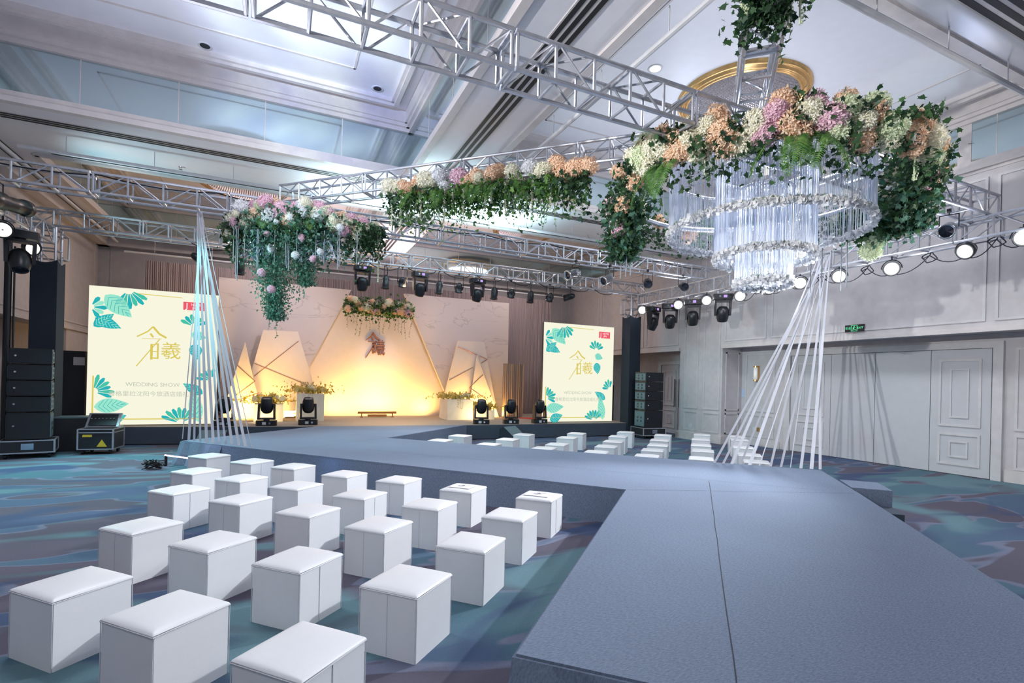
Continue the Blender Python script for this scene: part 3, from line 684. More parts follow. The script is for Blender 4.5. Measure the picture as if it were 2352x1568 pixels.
# ================================================================== TRUSSES
def truss(name, p, q, s, label, nsec, parent=None, group='aluminium lighting trusses', up=Vector((0, 0, 1)), rc=.025, pan_=.5, cat='truss'):
    """box truss from p to q (bottom centre line), side s"""
    p = Vector(p); q = Vector(q); d = (q - p); L_ = d.length; d.normalize(); side = d.cross(up).normalized(); u2 = side.cross(d).normalized()
    t = parent if parent else empty(name, p, 0, label, cat, group)
    org = p if parent is None else Vector((0, 0, 0)) + (p - parent.location)
    base = (Vector((0, 0, 0)) if parent is None else org)
    ls = L_ / nsec; h = s / 2; rl, rd = rc * .72, rc * .5
    for k in range(nsec):
        def P(u, a, b): return base + d * (k * ls + u) + side * (a * h) + u2 * (b * s)
        m_ = MB()
        for a in (-1, 1):
            for b in (0, 1): m_.tube(P(.012, a, b), P(ls - .012, a, b), rc, 8)
        sec = m_.build('truss_section', ALU, t)
        l_ = MB(); n = max(1, round(ls / pan_)); w_ = ls / n
        for i in range(n + 1):
            u = min(max(i * w_, .03), ls - .03)
            for a in (-1, 1): l_.tube(P(u, a, 0), P(u, a, 1), rl, 6, cap=False)
            for b in (0, 1): l_.tube(P(u, -1, b), P(u, 1, b), rl, 6, cap=False)
        for i in range(n):
            u0, u1 = i * w_ + .04, (i + 1) * w_ - .04; f = i % 2
            for a in (-1, 1): l_.tube(P(u0, a, f), P(u1, a, 1 - f), rd, 5, cap=False)
            if i % 2: l_.tube(P(u0, -1, 1), P(u1, 1, 1), rd, 5, cap=False)
        l_.build('truss_lacing', ALU, sec)
    return t
truss('lighting_truss', (-4.9, 4.72, 4.75), (11.25, 4.72, 4.75), .37, 'heavy front truss crossing overhead from the upper left to the flower ring', 7, rc=.026)
truss('lighting_truss', (-5.0, 11.0, 4.74), (11.4, 11.0, 4.74), .33, 'upper of the two long trusses crossing in front of the stage', 8)
truss('lighting_truss', (-4.85, 13.9, 4.74), (11.3, 13.9, 4.74), .33, 'truss at the stage front carrying the black spotlights', 8)
truss('lighting_truss', (11.0, 13.75, 4.36), (11.0, .6, 4.36), .34, 'right side truss with the row of glowing wash lights', 6)
truss('lighting_truss', (-4.5, 13.75, 4.36), (-4.5, .6, 4.36), .34, 'left side truss above the tall speaker stack', 6)
truss('lighting_truss', (.05, 11.2, 5.12), (5.7, 5.55, 5.12), .33, 'diagonal truss with the long flower garland underneath', 4)
truss('lighting_truss', (5.75, 5.05, 5.14), (3.1, 2.4, 5.14), .33, 'white truss rising behind the ivy toward the top edge', 2)
def tower(x, y, label, lab2):
    t = empty('truss_tower', (x, y, 0), 0, label, 'tower', 'truss towers beside the stage')
    truss('x', (x, y, .06), (x, y, 4.72), .34, '', 2, parent=t, up=Vector((0, 1, 0)))
    MB().box(-.28, -.28, 0, .28, .28, .05).build('base_plate', ALU, t)
    m_ = MB(); N_ = 12
    # slack cloth sleeve, top edge sagging
    pts = []
    hw = .22
    for sx0, sy0, sx1, sy1 in ((-hw, -hw, hw, -hw), (hw, -hw, hw, hw), (hw, hw, -hw, hw), (-hw, hw, -hw, -hw)):
        for i in range(N_):
            u = i / N_; sag = .07 * math.sin(PI * u); pts.append((sx0 + (sx1 - sx0) * u, sy0 + (sy1 - sy0) * u, 4.02 - sag))
    n = len(pts); vs = [(a_, b_ + .17, .06) for a_, b_, c_ in pts] + [(a_, b_ + .17, c_) for a_, b_, c_ in pts]
    m_.add(vs, [(i, (i + 1) % n, (i + 1) % n + n, i + n) for i in range(n)]); m_.build('cloth_sleeve', BLKCLOTH, t)
    f_ = MB()
    for a_ in (-.25, .25): f_.tube((a_, .45, 4.1), (a_, .45, 4.6), .02, 6)
    f_.tube((-.25, .45, 4.1), (.25, .45, 4.1), .02); f_.tube((-.25, .45, 4.6), (.25, .45, 4.6), .02)
    for zz in (4.1, 4.6):
        for a_ in (-.25, .25): f_.tube((a_, .12, zz), (a_, .45, zz), .02)
    f_.build('sleeve_block', ALU, t)
tower(10.86, 13.9, 'black cloth wrapped truss tower right of the stage', 0)
tower(-4.47, 13.75, 'black cloth wrapped truss tower left of the stage, above the speaker stack', 0)

# cables lying in the stage trusses and looping under the right truss
CABLE = mat('black_cable', (30, 30, 36), .6)
def cable(pts, r, label):
    o_ = MB().path([Vector(p) for p in pts], r, 5).build('power_cable', CABLE); return tag(o_, label, 'cable', 'black cables on the trusses')
def sag(p, q, dz, n=10):
    p = Vector(p); q = Vector(q); return [p.lerp(q, i / n) - Vector((0, 0, dz * 4 * (i / n) * (1 - i / n))) for i in range(n + 1)]
pts = []
for i in range(9): pts += sag((-4.6 + i * 1.75, 10.9, 5.06), (-2.85 + i * 1.75, 10.9, 5.06), .07, 6)[:-1]
cable(pts, .012, 'black cable sagging along the top of the upper stage truss')
pts = []
for i in range(12): pts += sag((-2 + i, 13.75, 4.8), (-1 + i, 13.75, 4.74), .18, 6)[:-1]
cable(pts, .011, 'black cable drooping between the spotlights on the stage truss')

# ================================================================== LIGHT FIXTURES
LIT = emat('led_lit', (255, 252, 232), 2.2)
LED = emat('violet_display', (190, 160, 240), 1.2)
def par_can(m=BLK, L_=.34, r=.1, frost=False):
    t = empty('par_can', (0, 0, 0))
    b_ = MB().lathe([(.0, .0), (r * .45, .0), (r * .8, .05), (r, .12), (r, L_), (r * 1.12, L_), (r * 1.12, L_ + .03), (r * .9, L_ + .03), (r * .86, L_ - .03)], n=20); b_.build('can_body', m, t, True)
    MB().lathe([(0, L_ - .04), (r * .87, L_ - .03)], n=20).build('can_lens', LENS, t)
    y_ = MB()
    for s in (-1, 1): y_.box(s * (r * 1.15) - .006, -.02, .1, s * (r * 1.15) + .006, .02, .2)
    y_.build('pivot_bracket', m, t)
    return t
def fixture_on_truss(proto, hook, target, label, group, drop=.28, cat='stage light', name=None):
    """hook on a truss chord; body hangs below the hook and aims at target"""
    o_ = copy_tree(proto); c = Vector(hook) - Vector((0, 0, drop)); v = (Vector(target) - c)
    o_.location = c; o_.rotation_euler = v.to_track_quat('Z', 'Y').to_euler(); tag(o_, label, cat, group)
    # yoke from the can up to the chord
    bpy.context.view_layer.update()
    inv = o_.matrix_world.inverted(); side = (o_.matrix_world.to_3x3() @ Vector((1, 0, 0))).normalized(); side.z = 0
    if side.length < .2: side = Vector((1, 0, 0))
    side.normalize(); ctr = o_.matrix_world @ Vector((0, 0, .15)); w_ = .125; topz = hook[2] - .07
    m_ = MB(); A, B = ctr + side * w_, ctr - side * w_; tA, tB = Vector((A.x, A.y, topz)), Vector((B.x, B.y, topz)); top = (tA + tB) / 2
    for p_, q_ in ((A, tA), (tA, tB), (tB, B), (top, Vector((top.x, top.y, hook[2] + .03)))): m_.tube(inv @ p_, inv @ q_, .009, 5)
    m_.tube(inv @ (Vector((top.x, top.y, hook[2])) - side * .03), inv @ (Vector((top.x, top.y, hook[2])) + side * .03), .035, 8)
    m_.build('hanging_yoke', BLK, o_)
    return o_
pb, ps = par_can(), par_can(CHROME, .42, .11)
pshort = par_can(BLK, .24, .1)
gcan = 'black cans on the stage front truss'
spots_ = [(443, -1.87, 'left of the hanging greenery, just by the white ribbons', 'b'), (555, -.87, 'half hidden behind the left flower cloud', 'b'),
          (880, 2.55, 'between the two left moving heads', 'b'), (923, 2.99, 'just left of the middle moving head', 's'), (1007, 4.02, 'just right of the middle moving head', 'b'),
          (1052, 4.6, 'just left of the third moving head', 's'), (1133, 5.68, 'just right of the third moving head', 'b'), (1172, 6.23, 'second after the third moving head', 's'),
          (1215, 6.86, 'third after the third moving head', 'b'), (1260, 7.53, 'under the left silver can', 's'), (1325, 8.4, 'tilted far over, below the two silver cans', 'b')]
for i, (px_, x_, l_, k_) in enumerate(spots_):
    tgt = (x_ - .5, 17.5, 1.0) if k_ == 'b' else (x_ + .2, 17.6, 2.0)
    if px_ == 1325: tgt = (5, 16, 3.4)
    if px_ == 443: tgt = (-.9, 14.2, 3.9)
    if k_ == 's': tgt = (x_ + .1, 15.5, .5)
    else: tgt = tgt if px_ in (1325, 443) else (x_ - .25, 13.6 + .3, 0)
    fixture_on_truss(pb if k_ == 'b' else pshort, (x_, 13.75, 4.74), tgt, ('long' if k_ == 'b' else 'short') + ' black can light, ' + l_, gcan)
for x_, tgt, l_ in ((6.75, (5.6, 10.6, 4.05), 'silver can light on the upper stage truss, nearer the flower garland'), (7.75, (6.6, 10.5, 3.9), 'silver can light on the upper stage truss, nearer the right wall')):
    fixture_on_truss(ps, (x_, 10.85, 4.72), tgt, l_, 'silver can lights', .25)
for x_, tgt, l_ in ((8.85, (5.5, 6, 1.8), 'black can light with a shiny barrel, near the right end of the upper stage truss'), (10.05, (5.5, 3.5, 1.8), 'black can light facing the camera, last on the upper stage truss')):
    fixture_on_truss(pb, (x_, 10.85, 4.72), tgt, l_, 'front facing black cans', .25)
for x_, l_ in ((9.5, 'silver can light right of the flower ring, the higher one'), (10.2, 'silver can light right of the flower ring, the lower one beside it')):
    fixture_on_truss(ps, (x_, 4.75, 4.72), (x_ - 3.2, 3.7, 3.2), l_, 'silver can lights', .25)
for o_ in (pb, ps, pshort):
    for ch in list(o_.children): bpy.data.objects.remove(ch)
    bpy.data.objects.remove(o_)

def moving_head(hang=False):
    t = empty('moving_head', (0, 0, 0))
    b_ = MB().prism([(-.2, -.14, 0), (.2, -.14, 0), (.23, -.08, 0), (.23, .08, 0), (.2, .14, 0), (-.2, .14, 0), (-.23, .08, 0), (-.23, -.08, 0)], (0, 0, .12))
    base = b_.build('base', BLK, t)
    MB().box(-.08, -.146, .03, .0, -.14, .09).build('display', LED if hang else PIPING, base)
    MB().lathe([(0, 0), (.025, 0), (.025, .01), (0, .01)], n=12).xf(Matrix.Translation((.08, -.14, .06)) @ Matrix.Rotation(PI / 2, 4, 'X')).build('dial', CHROME, base)
    y_ = MB()
    for s in (-1, 1):
        y_.prism([(s * .2, -.09, .15), (s * .2, .09, .15), (s * .19, .06, .5), (s * .19, -.06, .5)], (-s * .045, 0, 0))
    y_.prism([(-.2, -.09, .14), (.2, -.09, .14), (.2, .09, .14), (-.2, .09, .14)], (0, 0, .04)); y_.tube((0, 0, .12), (0, 0, .15), .07, 12)
    y_.build('yoke', BLK, t)
    M_ = Matrix.Translation((0, 0, .45)) @ Matrix.Rotation(.22 if not hang else -.35, 4, 'X')
    h = MB().lathe([(.0, -.17), (.09, -.16), (.135, -.1), (.145, 0), (.14, .1), (.12, .17), (.11, .19), (.1, .17)], n=24).xf(M_); hd = h.build('head', BLK, t, True)
    MB().lathe([(0, .16), (.1, .172)], n=24).xf(M_).build('lens', LENS, hd)
    return t
mh = moving_head(); g_ = 'moving heads standing on the stage edge'
for i, (px_, py_, l_) in enumerate(((508, 978, 'behind the left white ribbons'), (612, 977, 'beside the lower left plinth'), (707, 975, 'in front of the taller left plinth'), (1103, 973, 'beside the right flower plinths'), (1175, 973, 'in front of the brown screen'), (1240, 972, 'against the right video wall'))):
    c = mh if i == 0 else copy_tree(mh); q = uz(px_, py_, ZR)
    ymin = 14.95 if q.x < -0.9 else 14.35
    c.location = (q.x, max(q.y, 14.3) if i < 3 else 14.15, ZR); c.rotation_euler = (0, 0, [.1, 0, .15, -.2, -.1, .1][i] - .1)
    if i == 0: c.location = (-1.2, 14.55, ZR)
    c.scale = (1.05, 1.05, 1.12); tag(c, 'black moving head standing on the stage, ' + l_, 'stage light', g_)
mhh = moving_head(True); M_ = MB()
for s in (-1, 1): M_.tube((s * .12, 0, -.09), (s * .12, 0, .0), .02, 6)
M_.build('clamp', ALU, mhh)
hung = [(1.94, 13.75, 4.62, 0, 'on the stage truss behind the left flower cloud'), (3.47, 13.75, 4.62, .1, 'middle one on the stage truss'), (5.14, 13.75, 4.62, .25, 'last on the stage truss, right of the middle one'),
        (10.95, 13.1, 4.22, .3, 'on the right truss nearest the tower'), (10.95, 12.3, 4.22, -.6, 'on the right truss, second from the tower'), (10.95, 11.35, 4.22, -.8, 'on the right truss between two glowing lamps'), (10.95, 10.25, 4.22, -.7, 'on the right truss, nearest the crystal chandelier'),
        (-4.32, 12.2, 4.22, .4, 'large in the upper left corner beside the speaker tower')]
for i, (x_, y_, z_, rz, l_) in enumerate(hung):
    c = mhh if i == 0 else copy_tree(mhh); c.location = (x_, y_, z_); c.rotation_euler = (PI, 0, PI + rz if x_ > 0 else rz); tag(c, 'black moving head hanging upside down ' + l_, 'stage light', 'moving heads hanging from the trusses')
    if i > 2: c.scale = (1.1, 1.1, 1.15)

def led_par():
    t = empty('led_par', (0, 0, 0))
    MB().lathe([(0, -.16), (.1, -.16), (.135, -.07), (.145, .0), (.145, .02), (.13, .02), (.117, .008)], n=24).build('housing', BLK, t, True)
    MB().lathe([(0, .012), (.118, .012)], n=24).build('lit_face', LIT, t)
    MB().lathe([(0, .014), (.014, .014)], n=10).build('centre_dot', PIPING, t)
    y_ = MB()
    a_ = [(.165 * math.cos(x), .165 * math.sin(x), -.02) for x in [PI * k / 10 for k in range(11)]]
    y_.path(a_, .01, 5); y_.tube((0, .165, -.02), (0, .24, -.02), .015, 6); y_.build('bracket', BLK, t)
    return t
lp = led_par(); rp = [(1475, 712), (1558, 700), (1623, 690), (1700, 680), (1767, 663), (1838, 650), (1927, 635), (2048, 617), (2217, 577), (2352, 545)]
where = ['nearest the black tower', 'second from the black tower', 'third from the black tower', 'just left of the crystal chandelier tip', 'tilted, right below the crystal chandelier', 'left of the slanting ribbons', 'behind the slanting ribbons', 'first right of the ribbons', 'tilted, second right of the ribbons', 'cut by the right edge, flaring']
for i, p_ in enumerate(rp):
    q = ux(*p_, 10.9); c = lp if i == 0 else copy_tree(lp); c.location = q
    tgt = Vector((0, 0, 1.7)) if i not in (4, 8) else Vector((1.5, 6, 0))
    tgt = tgt + Vector(((-1) ** i * .8, 0, 0)); v = tgt - q; c.rotation_euler = v.to_track_quat('Z', 'Y').to_euler()
    tag(c, 'glowing round wash light on the right truss, ' + where[i], 'stage light', 'lit wash lights along the right truss')
    light('wash_glow', 'POINT', q + v.normalized() * .25, 7, (.85, .9, 1), .1)
for q, tg, l_ in (((-4.4, 11.75, 4.12), (0, 3, 2), 'glowing round wash light at the left edge above the moving head'), ((-4.42, 13.0, 4.08), (3, 7, 1.7), 'glowing round wash light seen from the side beside the left tower')):
    c = copy_tree(lp); c.location = q; c.rotation_euler = (Vector(tg) - Vector(q)).to_track_quat('Z', 'Y').to_euler(); tag(c, l_, 'stage light', 'lit wash lights on the left truss')
# cable loops between the wash lights
for i in range(3, 9):
    a_ = ux(*rp[i], 10.95) + Vector((.1, 0, -.1)); b_ = ux(*rp[i + 1], 10.95) + Vector((.1, 0, -.05)); md = (a_ + b_) / 2 + Vector((0, 0, .18))
    loop = [md + Vector((0, .11 * math.cos(t_) + .03 * math.sin(3 * t_), .09 * math.sin(t_) - .04)) for t_ in [k * .6 for k in range(14)]]
    cable(sag(a_, md, .1, 6) + loop + sag(md, b_, .12, 6), .009, 'black cable loop by the right truss lamp ' + where[i])
# big follow spot, upper left corner
t = empty('profile_spot', (-4.15, 11.3, 4.5), 0, 'long black profile spotlight in the upper left corner', 'stage light')
a_, b_ = uz(-40, 440, 4.62) , uz(65, 485, 4.32)
a_ = ux(-35, 452, -4.15); b_ = ux(62, 480, -4.0)
t.location = a_; d = b_ - a_; t.rotation_euler = d.to_track_quat('Z', 'Y').to_euler(); Ln = d.length
MB().lathe([(0, 0), (.13, 0), (.15, .06), (.15, Ln * .35), (.12, Ln * .36), (.12, Ln * .85), (.14, Ln * .87), (.14, Ln), (.11, Ln)], n=24).build('barrel', BLK, t, True)
MB().lathe([(0, Ln - .03), (.09, Ln - .03)], n=24).build('lens', LENS, t)
MB().lathe([(.122, Ln * .3), (.128, Ln * .31), (.122, Ln * .33)], n=24).build('focus_ring', CHROME, t, True)
inv = t.rotation_euler.to_matrix().inverted()
MB().path([inv @ Vector(v_) for v_ in ((.0, .14, .0), (0, .14, .3), (0, -.14, .3), (0, -.14, 0))], .012).xf(Matrix.Translation((0, 0, Ln * .3))).build('yoke', BLK, t)

# LED bar on the stage floor
bq = uy(480 + 1080 / 2.8, 440 + 1438 / 2.8, 17.2)
t = empty('led_bar', (bq.x, 17.15, ZR), 0, 'low brown LED light bar on the stage floor under the emblem', 'stage light')
BRN = mat('bronze_bar', (150, 104, 60), .5)
MB().box(-.62, -.05, .12, .62, .05, .19).build('bar_housing', BRN, t); m_ = MB()
for s in (-1, 1): m_.box(s * .5 - .04, -.07, 0, s * .5 + .04, .07, .02); m_.box(s * .5 - .015, -.02, .02, s * .5 + .015, .02, .12)
m_.build('feet', BRN, t); MB().box(-.3, -.05, .02, .3, .05, .09).build('driver_box', BRN, t)
# warm uplighting of the backdrop
WARM = (1., .66, .22)
light('uplight', 'AREA', (bq.x, 17.1, .66), 78, (1, .56, .11), 1.3, (bq.x, 17.9, 2.), shape='RECTANGLE', sy=.1)
for x_, y_, e_, tx in ((1.7, 17.3, 30, 1.9), (4.7, 17.3, 30, 4.2), (.2, 16.45, 95, .2), (-.95, 16.2, 60, -.8), (6.2, 16.45, 95, 6.2), (7.1, 16.5, 22, 7.1)):
    light('uplight', 'AREA', (x_, y_, .55), e_, (1, .55, .12), .5, (tx, 17.9, 2.2), shape='RECTANGLE', sy=.15)
light('plinth_fill', 'AREA', (-.4, 15.2, .55), 9, (1, .72, .3), .4, (-.2, 16.5, .7))  # floor lamps added without a fixture to brighten the plinth fronts
light('plinth_fill', 'AREA', (5.9, 15.2, .55), 9, (1, .72, .3), .4, (5.7, 16.5, .7))
light('runway_fill', 'SPOT', (5.6, 13.4, 4.5), 800, (1, .93, .88), .1, (2.2, 10.8, .4), 70, .9)  # spot added to lift the runway felt near the stage
light('stage_fill', 'SPOT', (3.2, 13.7, 4.5), 900, (1, .7, .36), .1, (3.1, 15.7, .4), 72, .9)  # spot added from above for a warm spill on the stage floor
light('emblem_spot', 'SPOT', (3.2, 13.7, 4.4), 230, (.98, .82, 1.), .08, (3.1, 17.8, 2.3), 26, .9)
light('emblem_spot', 'SPOT', (5.2, 13.7, 4.4), 170, (1, .84, .86), .08, (5.6, 17.6, 3.4), 60, .9)
light('emblem_spot', 'SPOT', (1.0, 13.7, 4.4), 170, (1, .84, .86), .08, (.3, 17.6, 3.2), 60, .9)

# ================================================================== SPEAKER STACKS AND CASES
def cabinet(w_, d_, h_, sub=False):
    t = empty('line_array_cabinet' if not sub else 'subwoofer', (0, 0, 0))
    z1 = h_
    MB().prism([(-w_ / 2, -d_ / 2, 0.0), (w_ / 2, -d_ / 2, 0.0), (w_ / 2, d_ / 2, .02 if not sub else 0), (-w_ / 2, d_ / 2, .02 if not sub else 0)], (0, 0, h_ - .012)).build('enclosure', BLK, t)
    MB().box(-w_ / 2 + .01, -d_ / 2 - .012, .012, w_ / 2 - .01, -d_ / 2 - .001, h_ - .03).build('front_grille', GRILLE, t)
    MB().tube((-w_ / 2 + .1, -d_ / 2 - .018, h_ * .5), (-w_ / 2 + .1, -d_ / 2 - .012, h_ * .5), .018, 10).build('badge', CHROME, t)
    for s in (-1, 1):
        p_ = MB().box(min(s * w_ / 2, s * (w_ / 2 + .01)), -d_ / 2 + .03, .03, max(s * w_ / 2, s * (w_ / 2 + .01)), d_ / 2 - .03, h_ - .05)
        sp = p_.build('rigging_plate', SPKSIDE, t); hl = MB()
        for yy in ((-.1, .1)):
            for zz in ((h_ * .3, h_ * .62) if not sub else (h_ * .35, h_ * .55)): hl.box(min(s * (w_ / 2 + .01), s * (w_ / 2 + .014)), yy - .03, zz - .03, max(s * (w_ / 2 + .01), s * (w_ / 2 + .014)), yy + .03, zz + .03)
        hl.build('rigging_holes', BLK, sp)
    return t
def dolly(w_, d_, h_):
    t = empty('flight_case_dolly', (0, 0, 0)); b_ = MB().box(-w_ / 2, -d_ / 2, .1, w_ / 2, d_ / 2, h_); b_.build('tray', CASEB, t)
    e_ = MB(); r = .016
    for zz in (.11, h_):
        P = [(-w_ / 2, -d_ / 2, zz), (w_ / 2, -d_ / 2, zz), (w_ / 2, d_ / 2, zz), (-w_ / 2, d_ / 2, zz)]; e_.path(P + [P[0]], r, 4)
    for sx in (-1, 1):
        for sy in (-1, 1): e_.tube((sx * w_ / 2, sy * d_ / 2, .1), (sx * w_ / 2, sy * d_ / 2, h_), r * 1.3, 4)
    e_.build('aluminium_edging', ALU, t); MB().box(-.09, -d_ / 2 - .015, h_ * .5, .09, -d_ / 2, h_ * .85).build('butterfly_latch', CHROME, t)
    for sx in (-1, 1):
        for sy in (-1, 1):
            MB().tube((sx * w_ * .4 - .02, sy * d_ * .38, .05), (sx * w_ * .4 + .02, sy * d_ * .38, .05), .05, 12).box(sx * w_ * .4 - .03, sy * d_ * .38 - .03, .09, sx * w_ * .4 + .03, sy * d_ * .38 + .03, .1).build('caster', BLK, t)
    return t
def stack(x, y, rz, w_, d_, hs, subh, dh, which, n):
    dl = dolly(w_ + .16, d_ + .12, dh); dl.location = (x, y, 0); dl.rotation_euler = (0, 0, rz); tag(dl, 'wheeled flight case tray under the %s speaker stack' % which, 'flight case', 'wheeled trays under the speaker stacks')
    z = dh + .02; s = cabinet(w_, d_, subh, True); s.location = (x, y, z); s.rotation_euler = (0, 0, rz); tag(s, 'tall black bass cabinet at the bottom of the %s speaker stack' % which, 'speaker', 'black cabinets of the %s speaker stack' % which); z += subh + .004
    c0_ = cabinet(w_, d_, hs)
    for i in range(n):
        c = c0_ if i == 0 else copy_tree(c0_); c.location = (x, y, z); c.rotation_euler = (0, 0, rz + .01 * i); z += hs + .004
        tag(c, 'black array cabinet in the %s speaker stack, %s above the bass cabinet' % (which, ORD[i]), 'speaker', 'black cabinets of the %s speaker stack' % which)
stack(-4.42, 13.1, .22, .62, .55, .305, .53, .34, 'left', 4)
stack(10.95, 13.2, -.1, .66, .6, .3, .55, .34, 'right', 4)
# amplifier flight case with an open control lid
t = empty('control_flight_case', (-3.35, 13.35, 0), -.1, 'black and silver flight case with a tilted control panel by the left screen', 'flight case')
MB().box(-.3, -.28, .1, .3, .28, .52).build('case_body', CASEB, t)
e_ = MB()
for zz in (.11, .45, .52):
    P = [(-.3, -.28, zz), (.3, -.28, zz), (.3, .28, zz), (-.3, .28, zz)]; e_.path(P + [P[0]], .014, 4)
for sx in (-1, 1):
    for sy in (-1, 1): e_.tube((sx * .3, sy * .28, .1), (sx * .3, sy * .28, .52), .02, 4)
e_.build('aluminium_edging', ALU, t)
ld = MB().box(-.3, .0, .53, .3, .28, .55); ld.prism([(-.29, -.0, .55), (.29, -.0, .55), (.29, .2, .82), (-.29, .2, .82)], (0, .05, 0)); ld.build('control_lid', ALU, t)
MB().prism([(-.24, -.006, .575), (.24, -.006, .575), (.24, .174, .8), (-.24, .174, .8)], (0, -.004, .003)).build('control_panel', BLK, t)
kn = MB()
for k in range(7): kn.tube((-.2 + k * .065, .08, .70), (-.2 + k * .065, .065, .715), .014, 8)
kn.build('control_knobs', CHROME, t)
MB().prism([(.02, -.284, .16), (.2, -.284, .16), (.11, -.284, .31)], (0, -.002, 0)).build('warning_triangle', YELLOWTRI, t)
MB().box(-.22, -.286, .36, -.06, -.284, .41).build('yellow_label', YELLOWTRI, t)
for sx in (-1, 1):
    for sy in (-1, 1): MB().tube((sx * .23 - .02, sy * .2, .05), (sx * .23 + .02, sy * .2, .05), .05, 10).box(sx * .23 - .03, sy * .2 - .03, .09, sx * .23 + .03, sy * .2 + .03, .1).build('caster', BLK, t)
# equipment behind
t = empty('black_equipment_case', (-3.98, 13.95, 0), .1, 'plain black case behind the control flight case', 'flight case'); MB().box(-.3, -.25, 0, .3, .25, .7).build('case_body', CASEB, t); MB().box(-.31, -.26, .7, .31, .26, .73).build('case_lid', SPKSIDE, t)
t = empty('equipment_rack', (-4.7, 16.2, 0), 0, 'dark equipment rack standing in shadow beside the left screen', 'rack'); MB().box(-.35, -.3, 0, .35, .3, 2.2).build('rack_body', CASEB, t); MB().box(.12, -.31, 1.85, .34, -.3, 2.05).build('white_note', PIPING, t)
t = empty('mast_lift', (-5.0, 13.62, 0), 0, 'thin dark lifting mast rising behind the left speaker stack', 'mast'); MB().tube((0, 0, .05), (0, 0, 4.3), .06, 10).tube((.1, 0, .05), (.1, 0, 4.2), .018, 6).box(-.15, -.15, 0, .15, .15, .05).build('mast_pole', BLK, t)
t = empty('equipment_rack', (10.2, 15.3, ZR), 0, 'dark rack with a silver edge behind the right video wall', 'rack')
MB().box(.35, -.2, 0, .75, .2, 1.25).build('rack_body', CASEB, t); MB().tube((.35, -.22, 0), (.35, -.22, 1.0), .014).tube((.35, -.22, 1.0), (.6, -.22, 1.0), .014).build('silver_edge', ALU, t)
# floor monitor wedges
def wedge(x, y, rz, label):
    t = empty('monitor_wedge', (x, y, 0), rz, label, 'speaker', 'wedge floor monitors')
    MB().prism([(-.3, -.25, 0), (-.3, .25, 0), (-.3, .22, .34), (-.3, .1, .40), (-.3, -.22, .16)], (.6, 0, 0)).build('wedge_body', BLKCLOTH, t)
    MB().prism([(-.28, -.235, .165), (.28, -.235, .165), (.28, .085, .40), (-.28, .085, .40)], (0, -.008, .01)).build('wedge_grille', SPKSIDE, t)
    MB().box(-.03, .085, .39, .03, .12, .405).build('handle_slot', BLK, t)
wedge(6.2, 13.45, .5, 'black wedge monitor on the floor right of the runway')
wedge(-1.35, 13.6, -.2, 'black wedge monitor partly hidden behind the left ribbons')

# ================================================================== STOOLS
SW, SD, SH = .43, .42, .412
def stool(seam_side=0):
    t = empty('cube_stool', (0, 0, 0))
    b_ = MB().box(0.002, .002, .0, SW - .002, SD - .002, SH - .022); me_ = b_.build('cover', WHITEL, t)
    bmx = bmesh.new(); bmx.from_mesh(me_.data); bmesh.ops.bevel(bmx, geom=[e_ for e_ in bmx.edges if abs(e_.verts[0].co.z - e_.verts[1].co.z) > .1], offset=.008, segments=2, affect='EDGES'); bmx.to_mesh(me_.data); bmx.free()
    G_ = [0, .012, .03, .06, .1, .2, .35, .5, .65, .8, .9, .94, .97, .988, 1]; n = len(G_) - 1; vs, fs = [], []
    for i in range(n + 1):
        for j in range(n + 1):
            u, v = G_[i], G_[j]; e_ = min(u, 1 - u, v, 1 - v)
            vs.append((SW * u, SD * v, SH - .014 + .012 * (1 - max(0, 1 - e_ * 10) ** 2) ** .5 + .014 * (math.sin(PI * u) * math.sin(PI * v)) ** .6))
    for i in range(n):
        for j in range(n): a_ = i * (n + 1) + j; fs.append((a_, a_ + n + 1, a_ + n + 2, a_ + 1))
    top = MB().add(vs, fs)
    per = [(0, 0), (SW, 0), (SW, SD), (0, SD)]
    top.add([(x, y, SH - .023) for x, y in per] + [(x, y, SH - .014) for x, y in per], [(0, 1, 5, 4), (1, 2, 6, 5), (2, 3, 7, 6), (3, 0, 4, 7), (3, 2, 1, 0)])
    top.build('padded_top', WHITEL, t, True)
    sm_ = MB()
    P = [(-.001, -.001, SH - .022), (SW + .001, -.001, SH - .022), (SW + .001, SD + .001, SH - .022), (-.001, SD + .001, SH - .022)]
    sm_.path(P + [P[0]], .0032, 5)
    for x, y in per: sm_.tube((x if x else .003, y if y else .003, .0), (x if x else .003, y if y else .003, SH - .022), .0026, 5)
    if seam_side == 1: sm_.tube((.001, SD * .5, .005), (.001, SD * .5, SH - .03), .003, 4)
    if seam_side == 2: sm_.tube((SW * .45, .001, .005), (SW * .45, .001, SH - .03), .003, 4)
    sm_.build('piping', PIPING, t)
    return t
protos = [stool(0), stool(1), stool(2)]; used = [False] * 3
def put_stool(P, rz, k, label, group):
    global used
    c = protos[k] if not used[k] else copy_tree(protos[k]); used[k] = True
    c.location = (P[0], P[1], 0); c.rotation_euler = (0, 0, rz); return tag(c, label, 'stool', group)
# near block: near corner of each top in seven rows (pixel of that corner unprojected on the seat height)
rows = [[(119.6, 1378.6), (350.7, 1455.8), (692, 1563)],
        [(302.5, 1225.4), (476.4, 1266.3), (688.8, 1312.3), (957.6, 1368.8)],
        [(397.5, 1134.8), (550, 1158.3), (710.5, 1186.6), (882.6, 1222), (1112.7, 1267.4)],
        [(441, 1088), (550.7, 1105.8), (683.3, 1124), (836.6, 1145.6), (1005.8, 1170.3), (1200.4, 1196.7)],
        [(474, 1050.7), (575.4, 1064.5), (675, 1076.5), (796.7, 1095.3), (928, 1109.4), (1082.6, 1130.4), (1266.7, 1150.4)]]
rown = ['the short front row', 'the second row', 'the middle row', 'the fourth row', 'the back row']
